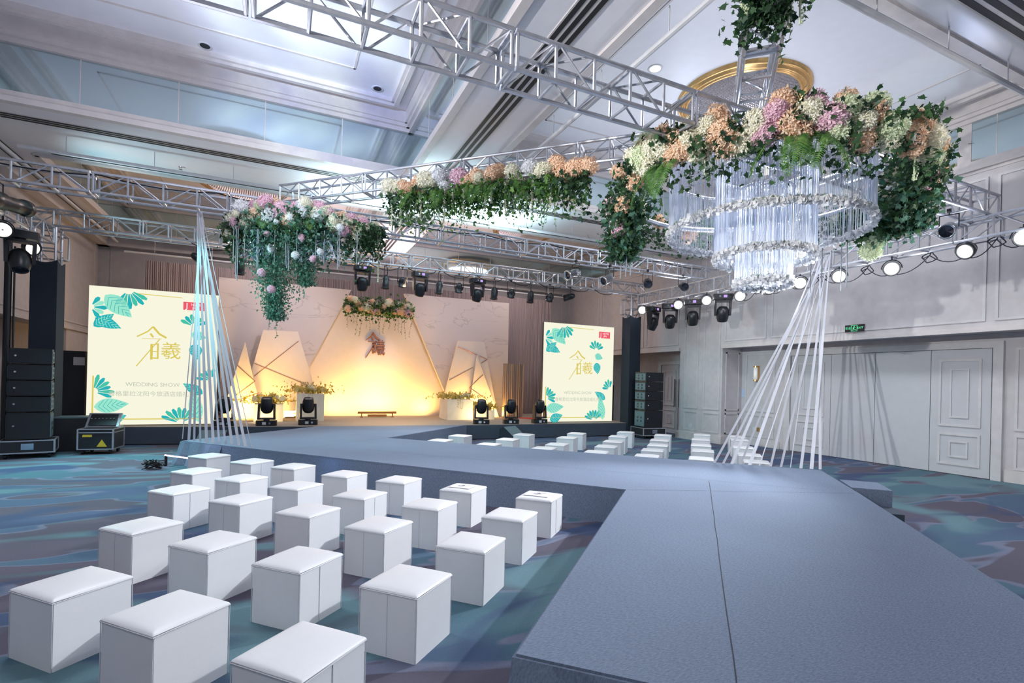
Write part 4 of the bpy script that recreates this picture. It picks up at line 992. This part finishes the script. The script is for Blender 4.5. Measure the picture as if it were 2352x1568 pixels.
# local axes: x along +(1,1) (right face), y along (-1,1) (left face); corner at origin
for r, row in enumerate(rows):
    for i, p_ in enumerate(row):
        P = uz(*p_, SH); n = len(row)
        pos = 'leftmost' if i == 0 else ('last toward the runway corner' if i == n - 1 and r > 0 else ORD[i] + ' from the left')
        extra = {(4, 5): ', card on it', (4, 6): ', card on it'}.get((r, i), '')
        kk = {(0, 0): 0, (0, 1): 0, (0, 2): 2}.get((r, i), [1, 0, 1, 0, 2][(i + 2 * r) % 5])
        put_stool(P, math.radians(44 + random.uniform(-1.2, 1.2)), kk, 'white cube stool, %s in %s%s' % (pos, rown[r], extra), 'white cube stools in front of the runway')
cols = {'5.1': [(1020.7, 1013.4), (1066.7, 1002.5)], '3.9': [(1134.7, 1023), (1179, 1011), (1216, 999.8)], '2.7': [(1265.6, 1032.4), (1296, 1023), (1318, 1007), (1339, 997)],
        '1.65': [(1390, 1041.6), (1412, 1028), (1427, 1016), (1437, 1004), (1453, 994)], '.7': [(1510.5, 1051), (1522.4, 1036.5), (1532.7, 1024.6), (1535, 1012.7), (1541, 1001)],
        '-.25': [(1640, 1057), (1640.8, 1038), (1634, 1024.6), (1631, 1011), (1632, 1000)], '-1.1': [(1772, 1065), (1752, 1048), (1734, 1030), (1722, 1012), (1714, 1004)]}
coln = ['nearest the stage', 'second from the stage', 'third from the stage', 'fourth from the stage', 'fifth from the stage', 'last before the ribbons', 'behind the slanting ribbons']
for ci, (kx, lst) in enumerate(cols.items()):
    for i, p_ in enumerate(lst):
        P = uz(*p_, SH)
        put_stool(P, math.radians(45), (ci + i) % 2, 'white cube stool beyond the runway, %s in the file %s' % ('front one' if i == 0 else ORD[i] + ' back', coln[ci]), 'white cube stools beyond the runway')
# cards on two stools
INK = mat('printed_ink', (90, 92, 100), .6)
for p_, l_ in (((1082.6, 1130.4), 'white printed card lying on the second last stool by the runway'), ((1266.7, 1150.4), 'white printed card lying on the stool at the runway corner')):
    P = uz(*p_, SH); t = empty('invitation_card', (P.x, P.y, SH + .012), math.radians(44), l_, 'card', 'printed cards on stools')
    MB().box(.1, .08, 0, .33, .36, .003).build('card_sheet', WHITEL, t)
    for k, (s, sz) in enumerate((('今曦', .05), ('WEDDING SHOW', .018))):
        o_ = text_mesh(s, sz, 'card_print', INK, t, .0003); o_.location = (.22, .24 - .05 * k, .0036); o_.rotation_euler = (0, 0, -.75)

# ================================================================== RIBBONS
def ribbon(apex, foot, w_, label, group, side):
    A, F_ = Vector(apex), Vector(foot); n = 10; vs = []
    tw = random.uniform(-.5, .5)
    for i in range(n + 1):
        u = i / n; p_ = A.lerp(F_, u) - Vector((0, 0, .02 * math.sin(PI * u))); ww = w_ * (.35 + .65 * min(1, u * 1.6))
        a_ = tw * u + side; d = Vector((math.cos(a_), math.sin(a_), 0)) * ww / 2; vs += [p_ - d, p_ + d]
    fs = [(2 * i, 2 * i + 1, 2 * i + 3, 2 * i + 2) for i in range(n)]
    t = tag(MB().add(vs, fs).build('satin_ribbon', RIBBON), label, 'ribbon', group); return t
lf = [(419, 1010), (433.7, 1012), (446, 1014), (460, 1016), (474.5, 1018), (490, 1019), (503.6, 1020.5), (518, 1021), (533, 1023), (549, 1025), (564, 1027), (578, 1029)]
ap = Vector((-1.38, 11.0, 4.72))
for i, p_ in enumerate(lf):
    f_ = uz(p_[0], p_[1] - 2, ZR + .004)
    ribbon(ap + Vector((random.uniform(-.04, .04), random.uniform(-.05, .05), 0)), f_, (.018 if i in (0, 11) else .048), 'white satin ribbon at the left runway end, %s from the left of twelve' % ORD[i], 'white ribbons fanned over the left runway end', YAW * -1)
rf = [675, 790, 900, 1012, 1130, 1255, 1400, 1533, 1655, 1790, 1925, 2037]; ap = Vector((10.9, 7.35, 4.72))
for i, x_ in enumerate(rf):
    f_ = uz(1520 + x_ / 5.6, 960 + (587 + (x_ - 675) * .061) / 5.6 - 2, ZR + .004)
    ribbon(ap + Vector((0, random.uniform(-.12, .16), 0)), f_, (.018 if i in (5, 8) else .052), 'slanting white satin ribbon at the right runway end, %s from the left' % ORD[i], 'white ribbons slanting over the right runway end', -YAW)

# ================================================================== FLOWERS
def rnd_unit():
    while True:
        v = Vector((random.uniform(-1, 1), random.uniform(-1, 1), random.uniform(-1, 1)))
        if .05 < v.length < 1: return v.normalized()
IVYS = [(0, 0), (.35, .12), (.62, .02), (.5, .3), (.78, .62), (.42, .56), (.0, 1.0), (-.42, .56), (-.78, .62), (-.5, .3), (-.62, .02), (-.35, .12)]
def add_leaf(mb_, p, s, kind='leaf', droop=.6):
    d = rnd_unit(); d.z -= droop; d.normalize(); a = d.orthogonal().normalized(); a.rotate(Matrix.Rotation(random.uniform(0, 6.28), 3, d)); nn = d.cross(a)
    if kind == 'ivy': mb_.add([p + a * (x * s) + d * (y * s) + nn * (abs(x) * .15 * s) for x, y in IVYS], [tuple(range(12))])
    elif kind == 'leaf': mb_.add([p, p + a * s * .32 + d * s * .5 + nn * s * .06, p + d * s, p - a * s * .32 + d * s * .5 + nn * s * .06], [(0, 1, 2, 3)])
    else: mb_.add([p, p + a * s * .1 + d * s * .5, p + d * s, p - a * s * .1 + d * s * .5], [(0, 1, 2, 3)])
def bloom_mesh(m, n=120, petal=.3):
    rs = random.getstate(); random.seed(5); b_ = MB()
    for i in range(n):
        zz = 1 - 2 * (i + .5) / n; ph = i * 2.399963; r = math.sqrt(max(0, 1 - zz * zz)); c = Vector((r * math.cos(ph), r * math.sin(ph), zz)); c.normalize()
        rad = .84 + .1 * math.sin(ph * 3.1 + zz * 5) + random.uniform(-.08, .14); a = c.orthogonal().normalized(); a.rotate(Matrix.Rotation(random.uniform(0, 6.28), 3, c)); b = c.cross(a)
        for k in range(4):
            t_ = k * PI / 2 + .4; d = a * math.cos(t_) + b * math.sin(t_); e_ = a * -math.sin(t_) + b * math.cos(t_)
            b_.add([c * rad, c * (rad + .09) + d * petal * .5 - e_ * petal * .3, c * (rad + .14 * random.uniform(-.2, 1.9)) + d * petal * random.uniform(.8, 1.15), c * (rad + .09) + d * petal * .5 + e_ * petal * .3], [(0, 1, 2, 3)])
    c = MB(); nn = 10
    b_.lathe([(.0, -.8), (.5, -.62), (.78, -.2), (.78, .2), (.5, .62), (0, .8)], n=nn)
    me = bpy.data.meshes.new('bloom'); me.from_pydata(b_.v, [], b_.f); me.materials.append(m); me.update(); random.setstate(rs); return me
BL = {k: bloom_mesh(m) for k, m in (('cream', CREAM), ('peach', PEACH), ('pink', PINK), ('white', WHITEP), ('lime', LIME), ('yellow', YELL))}
def bloom(parent, p, s, col, name='hydrangea_bloom'):
    o_ = bpy.data.objects.new(name, BL[col]); C.objects.link(o_); o_.parent = parent; o_.location = p
    o_.scale = (s * random.uniform(.9, 1.15), s * random.uniform(.9, 1.15), s * random.uniform(.75, .95)); o_.rotation_euler = [random.uniform(0, 6.28) for _ in range(3)]
    o_['label'] = col + ' rounded flower head'; return o_
def tail(parent, p, L_, m=CREAM, r=.035, name='amaranth_tail', curve=0):
    b_ = MB(); n = int(L_ * 60)
    for i in range(n):
        u = i / n; c = Vector((curve * math.sin(u * PI), .3 * curve * math.sin(u * PI), -L_ * u)); rr = r * (1.1 - .5 * u)
        for k in range(3):
            d = rnd_unit(); q = c + d * rr; a = d.orthogonal().normalized() * .013; e_ = d.cross(a).normalized() * .013; b_.add([q - a, q - e_, q + a, q + e_], [(0, 1, 2, 3)])
    b_.tube((0, 0, 0), (0, 0, -L_), .008, 4); o_ = b_.build(name, m, parent, loc=p); return o_
def fern(parent, p, L_, ang, droop, m=FERN, name='fern_frond'):
    b_ = MB(); n = int(L_ * 60); d = Vector((math.cos(ang), math.sin(ang), 0)); sd = Vector((-d.y, d.x, 0)); pts = []
    for i in range(n + 1):
        u = i / n; pts.append(d * L_ * math.sin(u * 1.3) * .6 + Vector((0, 0, .15 * L_ * math.sin(u * 2.) - droop * L_ * u ** 1.5)))
    for i in range(n):
        u = i / n; ll = .19 * L_ ** .5 * math.sin(PI * min(1, u * .9 + .1)) ** .7; tg = (pts[i + 1] - pts[i]).normalized()
        for s in (1, -1): q = pts[i]; b_.add([q, q + sd * s * ll * .5 + tg * .014, q + sd * s * ll + tg * .03 - Vector((0, 0, ll * .3)), q + sd * s * ll * .5 - tg * .004], [(0, 1, 2, 3)])
    b_.path(pts[::3], .004, 4); return b_.build(name, m, parent, loc=p)
def rods(parent, p, L_):
    o_ = MB().tube((0, 0, 0), (0, 0, -L_), .009, 5).build('acrylic_rod', ACRYL, parent, loc=p); return o_
def vine(mb_, p, L_, s=.05, spread=.06, kind='ivy'):
    n = int(L_ / .05); x = Vector(p)
    for i in range(n):
        y = x + Vector((random.uniform(-1, 1) * spread * .25, random.uniform(-1, 1) * spread * .25, -.05)); mb_.tube(x, y, .0025, 3, cap=False)
        add_leaf(mb_, y, s * random.uniform(.6, 1.1), kind); x = y

# ---- the big flower ring over the runway crossing
RC, RR, RZ = Vector((6.36, 5.42, 0)), 1.86, 4.6
t = empty('flower_ring', (RC.x, RC.y, RZ), 0, 'huge hanging ring of hydrangeas, ivy and ferns around the crystal chandelier', 'flower arrangement')
def rp_(a, r, z=0.): return Vector((r * math.cos(a), r * math.sin(a), z))
MB().path([rp_(2 * PI * i / 40, RR - .05, -.02) for i in range(41)], .04, 6).build('ring_frame', ALU, t)
iv, te = MB(), MB()
for i in range(3800):
    a = random.uniform(0, 2 * PI); th = random.uniform(-1.8, 1.8); q = random.uniform(.12, .34)
    add_leaf(iv, rp_(a, RR + q * math.cos(th), q * math.sin(th) * 1.1 - .06 - (.12 if random.random() < .3 else 0)), random.uniform(.035, .07), 'ivy')
for k in range(30):
    a = random.uniform(0, 2 * PI); vine(iv, rp_(a, RR + random.uniform(-.2, .22), -.15), random.uniform(.12, .35), .055)
for i in range(34):
    a = -3.3 + 3.4 * i / 34 + random.uniform(-.05, .05); th = random.uniform(-.9, .9); c_ = rp_(a, RR + .36 * math.cos(th), .32 * math.sin(th) + .02)
    for k in range(26): add_leaf(iv, c_ + Vector((random.gauss(0, .07), random.gauss(0, .07), random.gauss(0, .06))), random.uniform(.04, .08), 'ivy')
# deep hanging clumps at the far left and right of the ring
angs = []
for (a0, wd, dep, n) in ((2.66, .13, .9, 1300), (-.75, .3, .6, 1700), (-.3, .2, .45, 700)):
    for i in range(n):
        u = random.random(); a = a0 + random.gauss(0, wd * (1 - .55 * u)); add_leaf(iv if random.random() < .7 else te, rp_(a, RR + random.gauss(.05, .17 * (1 - .4 * u)), -.1 - dep * u), random.uniform(.045, .09), 'ivy')
    for i in range(14): vine(te, rp_(a0 + random.gauss(0, wd * .8), RR + random.gauss(.05, .12), -dep * .7), random.uniform(.2, .5), .055)
tag(iv.build('ivy_foliage', IVY, t), kind='stuff'); tag(te.build('teal_foliage', TEAL, t), kind='stuff')
seq = ['cream', 'peach', 'cream', 'lime', 'peach', 'peach', 'cream', 'cream', 'peach', 'cream', 'pink']
for i in range(98):
    a = 2 * PI * i / 20 if i < 20 else -3.25 + 3.35 * (i - 20) / 78
    if math.sin(a * 7.3 + 1) > .93: continue
    th = (-.75, .35, 1.05, -.2)[i % 4] + random.uniform(-.2, .2)
    bloom(t, rp_(a, RR + .24 * math.cos(th), .24 * math.sin(th) + .05), random.uniform(.11, .165), seq[(i // 3 * 5 + i % 4 // 2) % 11])
for i, a in enumerate((-2.3, -2.2, -2.25, -2.15, -2.28, -2.95, -3.0, -2.9, -3.05, -.9, -.75, -2.1)):
    fern(t, rp_(a, RR + .12, -.1), random.uniform(.5, .72), a + (-1.3, -.6, 0, .7, 1.4)[i % 5], .95)
for a in (-.62, -.55, -.72, -.5): fern(t, rp_(a, RR + .15, .05), .6, a + random.uniform(-.3, .3), .15, FERN)
for a in (-1.5, -2.0, -2.7, 2.6, 2.75, -.35, -.3, -.75): tail(t, rp_(a, RR + .18, -.1), random.uniform(.3, .5), LIME, .04, curve=.1)
for a in (2.55, 2.62, 2.7, -.15, -.05, .1, .2, 2.45): rods(t, rp_(a, RR + random.uniform(-.1, .05), -.5), random.uniform(.6, .8))
for a, z, c in ((2.6, -.45, 'white'), (2.7, -.6, 'pink'), (2.5, -.62, 'white'), (-.35, -.55, 'lime'), (-.28, -.75, 'lime'), (-.5, -.35, 'pink'), (-.62, -.6, 'pink'), (-.55, -.25, 'cream'), (2.8, -.3, 'peach'), (-.4, -.15, 'pink'), (-.9, -.25, 'pink')):
    bloom(t, rp_(a, RR + .12, z), random.uniform(.11, .16), c)

# ---- crystal string chandelier in the ring
CC = Vector((6.45, 5.3, 0))
t = empty('string_chandelier', (CC.x, CC.y, 4.95), 0, 'three tier chandelier of white crystal strings edged with white blossoms', 'chandelier')
for k, (r, z0, z1, n) in enumerate(((1.34, 4.0, 4.95, 420), (.67, 3.62, 4.9, 330), (.38, 3.24, 4.6, 190))):
    z0 -= 4.95; z1 -= 4.95
    fr_ = MB().path([Vector((r * math.cos(a), r * math.sin(a), z1)) for a in [2 * PI * i / 36 for i in range(37)]], .02, 6)
    for i in range(4): a = i * PI / 2 + .4; fr_.tube((0, 0, z1), (r * math.cos(a), r * math.sin(a), z1), .012, 5)
    hp = fr_.build('tier_hoop', ALU, t); m_ = MB()
    for i in range(n):
        a = 2 * PI * (i + random.uniform(-.4, .4)) / n; rr = r + random.uniform(-.012, .012); x, y = rr * math.cos(a), rr * math.sin(a)
        m_.tube((x, y, z1), (x, y, z0 + random.uniform(-.02, .02)), .0042, 3, cap=False)
    tag(m_.build('string_curtain', STRING, hp), kind='stuff'); g_ = MB()
    for i in range(int(n * 9)):
        a = random.uniform(0, 2 * PI); c = Vector(((r + random.gauss(0, .024)) * math.cos(a), (r + random.gauss(0, .024)) * math.sin(a), z0 + random.gauss(0, .025)))
        d = rnd_unit(); a_ = d.orthogonal().normalized() * .032; e_ = d.cross(a_).normalized() * .032; g_.add([c - a_, c - e_, c + a_, c + e_], [(0, 1, 2, 3)])
    tag(g_.build('blossom_garland', WHITEP, hp), kind='stuff')
    lf_ = MB()
    for i in range(n // 2):
        a = random.uniform(0, 2 * PI); add_leaf(lf_, Vector((r * math.cos(a), r * math.sin(a), z0 + .03)), .05, 'leaf', -1.2)
    tag(lf_.build('garland_leaves', SAGE, hp), kind='stuff')
MB().tube((0, 0, 0), (0, 0, .5), .02, 6).build('hanging_stem', ALU, t)
lb = MB().lathe([(0, -.12), (.05, -.1), (.06, -.04), (.03, 0), (0, 0)], n=12); lb.build('added_bulb', LIT, t, True)  # bulb added to go with the fill lamps inside the strings
light('string_fill', 'POINT', (CC.x, CC.y, 4.65), 110, (.74, .82, 1), .12)  # point lamps added inside the tiers to make the strings bright
light('string_fill', 'POINT', (CC.x, CC.y, 3.9), 30, (.9, .95, 1), .12)
light('ring_spot', 'SPOT', (4.2, 3.0, 4.6), 0, (1, 1, 1), .1, (6.2, 5.3, 4.5), 70)

# ---- flowers on the overhead white truss at the top edge
t = empty('flower_cluster', (3.86, 3.2, 5.12), 0, 'flowers and ivy hanging from the white truss at the top edge', 'flower arrangement')
iv = MB()
for i in range(900):
    add_leaf(iv, Vector((random.gauss(0, .13), random.gauss(0, .13), random.gauss(0, .1))), random.uniform(.035, .065), 'ivy')
for p_, L_ in (((-.12, .2, -.05), .35), ((-.04, .2, -.08), .3), ((.2, .0, -.05), .4), ((-.14, .16, -.05), .3), ((.0, .2, 0), .3), ((.24, -.06, -.05), .3)): vine(iv, Vector(p_), L_, .06, .06)
tag(iv.build('ivy_foliage', IVY, t), kind='stuff')
for i in range(12): bloom(t, Vector((random.gauss(0, .13), random.gauss(0, .13), random.uniform(-.05, .14))), random.uniform(.07, .1), ['pink', 'peach', 'lime', 'cream'][i % 4])
for p_ in ((.2, -.06, .04), (.27, -.12, .05)): tail(t, Vector(p_), .24, LIME, .03, curve=.05)

# ---- long garland under the diagonal truss
G0, G1_ = Vector((1.75, 9.25, 5.0)), Vector((4.35, 6.75, 5.0)); D = (G1_ - G0); Ld = D.length; D.normalize(); SD_ = Vector((-D.y, D.x, 0))
t = empty('flower_garland', G0, 0, 'long garland of peach and cream hydrangeas hanging under the diagonal truss', 'flower arrangement')
MB().tube((0, 0, .06), D * Ld + Vector((0, 0, .06)), .03, 6).build('garland_pole', ALU, t)
iv, fe, sg = MB(), MB(), MB()
for i in range(3600):
    u = random.random() * Ld; z = -abs(random.gauss(0, .23)) - .02; add_leaf(iv if u < .25 or u > Ld - .5 or random.random() < .35 else fe, D * u + SD_ * random.gauss(0, .14) + Vector((0, 0, z)), random.uniform(.04, .085), random.choice(('ivy', 'leaf')))
for i in range(70):
    u = (i + .5) / 70 * Ld; vine(fe, D * u + SD_ * random.gauss(0, .12) + Vector((0, 0, -.15)), random.uniform(.25, .75), .05, .05, 'leaf')
for k in range(420):
    u = random.choice((.35, .6, .9, 2.3, 2.5, 2.9)) + random.gauss(0, .13); u = min(max(u, 0), Ld); z = random.uniform(-.5, -.1); p_ = D * u + SD_ * random.gauss(.0, .12) + Vector((0, 0, z)); add_leaf(sg, p_, random.uniform(.08, .16), 'wisp', 1.5)
tag(iv.build('ivy_foliage', IVY, t), kind='stuff'); tag(fe.build('trailing_foliage', FERN, t), kind='stuff'); tag(sg.build('silver_grass', SAGE, t), kind='stuff')
sq = ['cream', 'peach', 'peach', 'cream', 'white', 'pink', 'peach', 'cream', 'peach', 'cream', 'white', 'cream', 'peach', 'peach', 'peach']
for i in range(44):
    u = (i + .5) / 44 * Ld; bloom(t, D * u + SD_ * random.uniform(-.14, .14) + Vector((0, 0, .06 + random.uniform(-.06, .12))), random.uniform(.09, .15), sq[(i // 3) % 15])
for u, L_ in ((.12, .5), (.3, .62), (.7, .42), (1.15, .66), (1.5, .5), (1.9, .4), (2.25, .5), (2.7, .45), (3.0, .5), (1.3, .3), (2.0, .3)): tail(t, D * u - SD_ * .12 + Vector((0, 0, -.08)), L_, CREAM, .032)
for u in (.5, .95, 1.05, 1.6, 1.75, 1.85, 2.1, 2.45): fern(t, D * u - SD_ * .1 + Vector((0, 0, -.05)), .42, math.atan2(-SD_.y, -SD_.x) + random.uniform(-.7, .7), 1.05)

# ---- left flower cloud over the runway bend
LC = Vector((.35, 10.55, 4.62)); t = empty('flower_cloud', LC, 0, 'curved cloud of pink and cream hydrangeas trailing blue green foliage over the runway bend', 'flower arrangement')
LR = 1.5
def lp_(a, r, z=0.): return Vector((r * math.cos(a) * 1.02, r * math.sin(a) * .62, z))
AX = Vector((math.cos(YAW), -math.sin(YAW), 0)); AF = Vector((math.sin(YAW), math.cos(YAW), 0))
def lpos(s, dep, z): return AX * s + AF * dep + Vector((0, 0, z))      # s across the view, dep away
MB().path([lpos(s * .16 - 1.45, -.25 + .35 * (s * .16 - 1.45) ** 2 * .5, .0) for s in range(20)], .03, 6).build('garland_frame', ALU, t)
iv, te, wi = MB(), MB(), MB()
def arc(s): return -.3 + .22 * s * s
for i in range(6000):
    s = random.uniform(-1.5, 1.5); z = .12 - .12 * abs(s) - abs(random.gauss(0, .36)) * (1.1 - .3 * abs(s)) + .05
    add_leaf(iv if s < -.9 or s > 1. or random.random() < .35 else te, lpos(s, arc(s) + random.gauss(0, .16), z), random.uniform(.045, .09), random.choice(('ivy', 'leaf')))
def column_(s0, wd, z0, z1, n, mb_, kind='leaf'):
    for i in range(n):
        u = random.random() ** .8; r = wd * (1 - .72 * u) ; add_leaf(mb_, lpos(s0 + random.gauss(0, r * .5) + .12 * u, -.2 + random.gauss(0, r * .4), z0 + (z1 - z0) * u), random.uniform(.03, .065), kind, 1.1)
column_(-.48, .56, -.1, -1.85, 5200, te); column_(.08, .46, -.1, -1.2, 2600, te); column_(-.75, .3, -.1, -.8, 900, te); column_(1.25, .25, -.05, -.5, 700, iv, 'ivy')
for s, L_ in ((-.42, 1.9), (-.35, 2.0), (-.3, 1.7), (.1, 1.3), (.15, 1.25), (.25, 1.0), (.02, 1.2), (-.6, 1.2), (.5, .8), (-1.1, .5), (.7, .6), (1.2, .5)): vine(te, lpos(s, -.25 + random.gauss(0, .1), -.2), L_, .05, .07)
for k in range(420):
    s = random.choice((-.75, -.55, .15, .55, .6)) + random.gauss(0, .09); add_leaf(wi, lpos(s, -.35, random.uniform(-.75, -.2)), random.uniform(.08, .15), 'wisp', 1.3)
tag(iv.build('ivy_foliage', IVY, t), kind='stuff'); tag(te.build('trailing_foliage', TEAL, t), kind='stuff'); tag(wi.build('silver_grass', mat('silver_blue_wisp', (150, 172, 188), .6), t), kind='stuff')
sq = ['pink', 'cream', 'pink', 'white', 'peach', 'pink', 'cream', 'lime', 'white', 'pink', 'cream', 'white']
for i in range(74):
    s = -1.4 + 2.75 * (i + .5) / 74; z = .2 - .1 * s * s + random.uniform(-.3, .12) - (.12 if s > .6 else 0); bloom(t, lpos(s, arc(s) - .12 + random.uniform(-.12, .2), z), random.uniform(.09, .15), sq[(i // 2 + i) % 12])
for s, z, c in ((-.42, -.35, 'pink'), (-.35, -.62, 'white'), (.1, -.72, 'white'), (.42, -.78, 'pink'), (-.5, -1.05, 'pink'), (-.32, -1.35, 'pink'), (-.25, -.12, 'white'), (.55, -.65, 'white'), (.0, -.05, 'white'), (.9, -.2, 'white'), (-1.0, .0, 'cream'), (.2, -.4, 'pink')):
    bloom(t, lpos(s, -.5, z), random.uniform(.055, .08), c, 'small_rose')
for s, L_, cv in ((1.3, .5, .12), (1.45, .42, .05), (-1.15, .38, .1), (.85, .35, .04), (-.95, .45, .05), (1.15, .3, -.1)): tail(t, lpos(s, arc(s) - .2, .0), L_, LIME, .032, curve=cv)
tail(t, lpos(1.42, .2, -.25), .8, LIME, .02)
for s, L_ in ((-1.0, .9), (-.97, .95), (-.62, .7), (-.6, .72), (-.1, .65), (-.07, .7), (-.04, .75), (.1, .55), (.45, .6), (.6, .6), (.85, .7), (.88, .65), (1.2, .6), (-.3, .6), (-.85, .5), (-1.05, .6)): rods(t, lpos(s, -.45, -.25), L_)
for s, a_ in ((-.55, -2.), (-.5, -1.2), (.3, -1.5), (.35, -2.2), (.55, -.9), (-.05, -1.6)): fern(t, lpos(s, -.3, .0), .4, a_ + random.uniform(-.3, .3), .8)

# ---- garland above the emblem
y = 17.1; GA, GB = uy(795, 700, y), uy(945, 708, y)
t = empty('flower_garland', GA, 0, 'peach flower garland hung over the top of the backdrop opening', 'flower arrangement')
Lg = GB.x - GA.x; MB().tube((0, 0, .0), (Lg, 0, .0), .03, 6).build('garland_pole', ALU, t); iv = MB(); te = MB()
for i in range(2200): add_leaf(iv if random.random() < .6 else te, Vector((random.uniform(-.05, Lg + .05), random.gauss(0, .12), random.gauss(0, .14))), random.uniform(.05, .11), random.choice(('leaf', 'ivy')))
for i in range(16): vine(iv, Vector((Lg * (i + .5) / 16, random.gauss(0, .08), -.15)), random.uniform(.2, .85), .05, .06, 'leaf')
tag(iv.build('ivy_foliage', IVY, t), kind='stuff'); tag(te.build('trailing_foliage', FERN, t), kind='stuff')
for i in range(30): bloom(t, Vector((Lg * (i + .5) / 30, -.08 + random.uniform(-.08, .05), random.uniform(-.17, .2))), random.uniform(.08, .14), ['peach', 'peach', 'pink', 'cream', 'peach'][i % 5])
for k, x_ in enumerate((.25, .5, 1.2, 1.5)): MB().tube((x_, 0, .1), (x_, 0, 1.1), .004, 4).build('suspension_wire', PIPING, t)

# ---- white plinths with flowers on stage
def plinth(x0, x1, h, y, label, flabel, hang=0, fh=.22):
    w_ = x1 - x0; tag(MB().box(x0, y - w_ / 2, ZR + .001, x1, y + w_ / 2, ZR + h).build('display_plinth', mat('white_plinth', (236, 232, 222), .5)), label, 'plinth', 'white plinths on the stage')
    t = empty('plinth_flowers', ((x0 + x1) / 2, y, ZR + h), 0, flabel, 'flower arrangement', 'yellow lit flowers on the plinths'); f_ = MB()
    for i in range(520): add_leaf(f_, Vector((random.gauss(0, w_ * .45), random.gauss(0, w_ * .28), abs(random.gauss(.03, fh * .5)) + .02)), random.uniform(.05, .1), 'leaf', -.4)
    for i in range(hang): vine(f_, Vector((-w_ * .1 + i * .08, -w_ / 2 - .03, .03)), .35, .05, .03, 'leaf')
    tag(f_.build('foliage', leafmat('golden_foliage', (150, 140, 60), (214, 190, 90)), t), kind='stuff')
    for i in range(14): bloom(t, Vector((random.uniform(-.6, .6) * w_ * .9, random.uniform(-.3, .2) * w_, random.uniform(.06, fh))), random.uniform(.05, .09), random.choice(('yellow', 'cream')))
def xs(a5, y): return uy(480 + a5 / 2.8, 950, y).x
yy = 16.1
plinth(xs(292, yy), xs(475, yy), .48, yy, 'low white plinth left of the two on the left side', 'bushy yellow flowers on the low left plinth', 0)
plinth(xs(560, yy), xs(733, yy), .78, yy, 'taller white plinth right of the two on the left side', 'yellow flowers on the taller left plinth', 1)
plinth(xs(1508, yy), xs(1668, yy), .66, yy, 'taller white plinth beside the centre panel on the right side', 'yellow flowers spilling over the taller right plinth', 3, .15)
plinth(xs(1690, yy), xs(1812, yy), .3, yy, 'small low white plinth at the foot of the right spire', 'yellow flowers on the small right plinth', 0)
t = empty('stage_vent_box', (xs(525, 16.6), 16.6, ZR), 0, 'small white slatted box on the stage between the two left plinths', 'box')
m_ = MB().box(-.18, -.1, 0, .18, .1, .25); m_.build('box_body', PIPING, t); m_ = MB()
for k in range(2): m_.box(-.15, -.105, .05 + k * .1, .15, -.1, .1 + k * .1)
m_.build('dark_slots', SLOT, t)
# light strip tucked under the left end of the runway with loose cables
a_, b_ = uz(390, 1048, .16), uz(437, 1052, .16)
t = empty('led_strip', (a_.x - .06, a_.y - .1, 0), 0, 'pink white light strip under the left runway end', 'light')
MB().tube((0, 0, .2), (.55, -.62, .2), .014, 6).build('light_tube', emat('pink_white_tube', (255, 225, 240), 2.5), t); MB().box(.0, -.03, .0, .04, .02, .19).build('strip_foot', BLK, t)
m_ = []
for k in range(46): m_.append(Vector((-1.95 + random.uniform(-.2, .15), 10.9 + random.uniform(-.22, .15), .02 + random.uniform(0, .16))))
tag(MB().path(m_, .008, 4).build('cable_tangle', CABLE), 'tangle of thin black cables on the carpet at the left runway end', 'cable')
light('runway_glow', 'SPOT', (-1.75, 10.6, .1), 12, (.75, .55, 1.), .05, (-1.0, 10.5, .25), 90)
light('runway_blue', 'POINT', uz(742, 1066, .34) + Vector((-.08, -.12, 0)), 1.2, (.2, .45, 1.), .03)
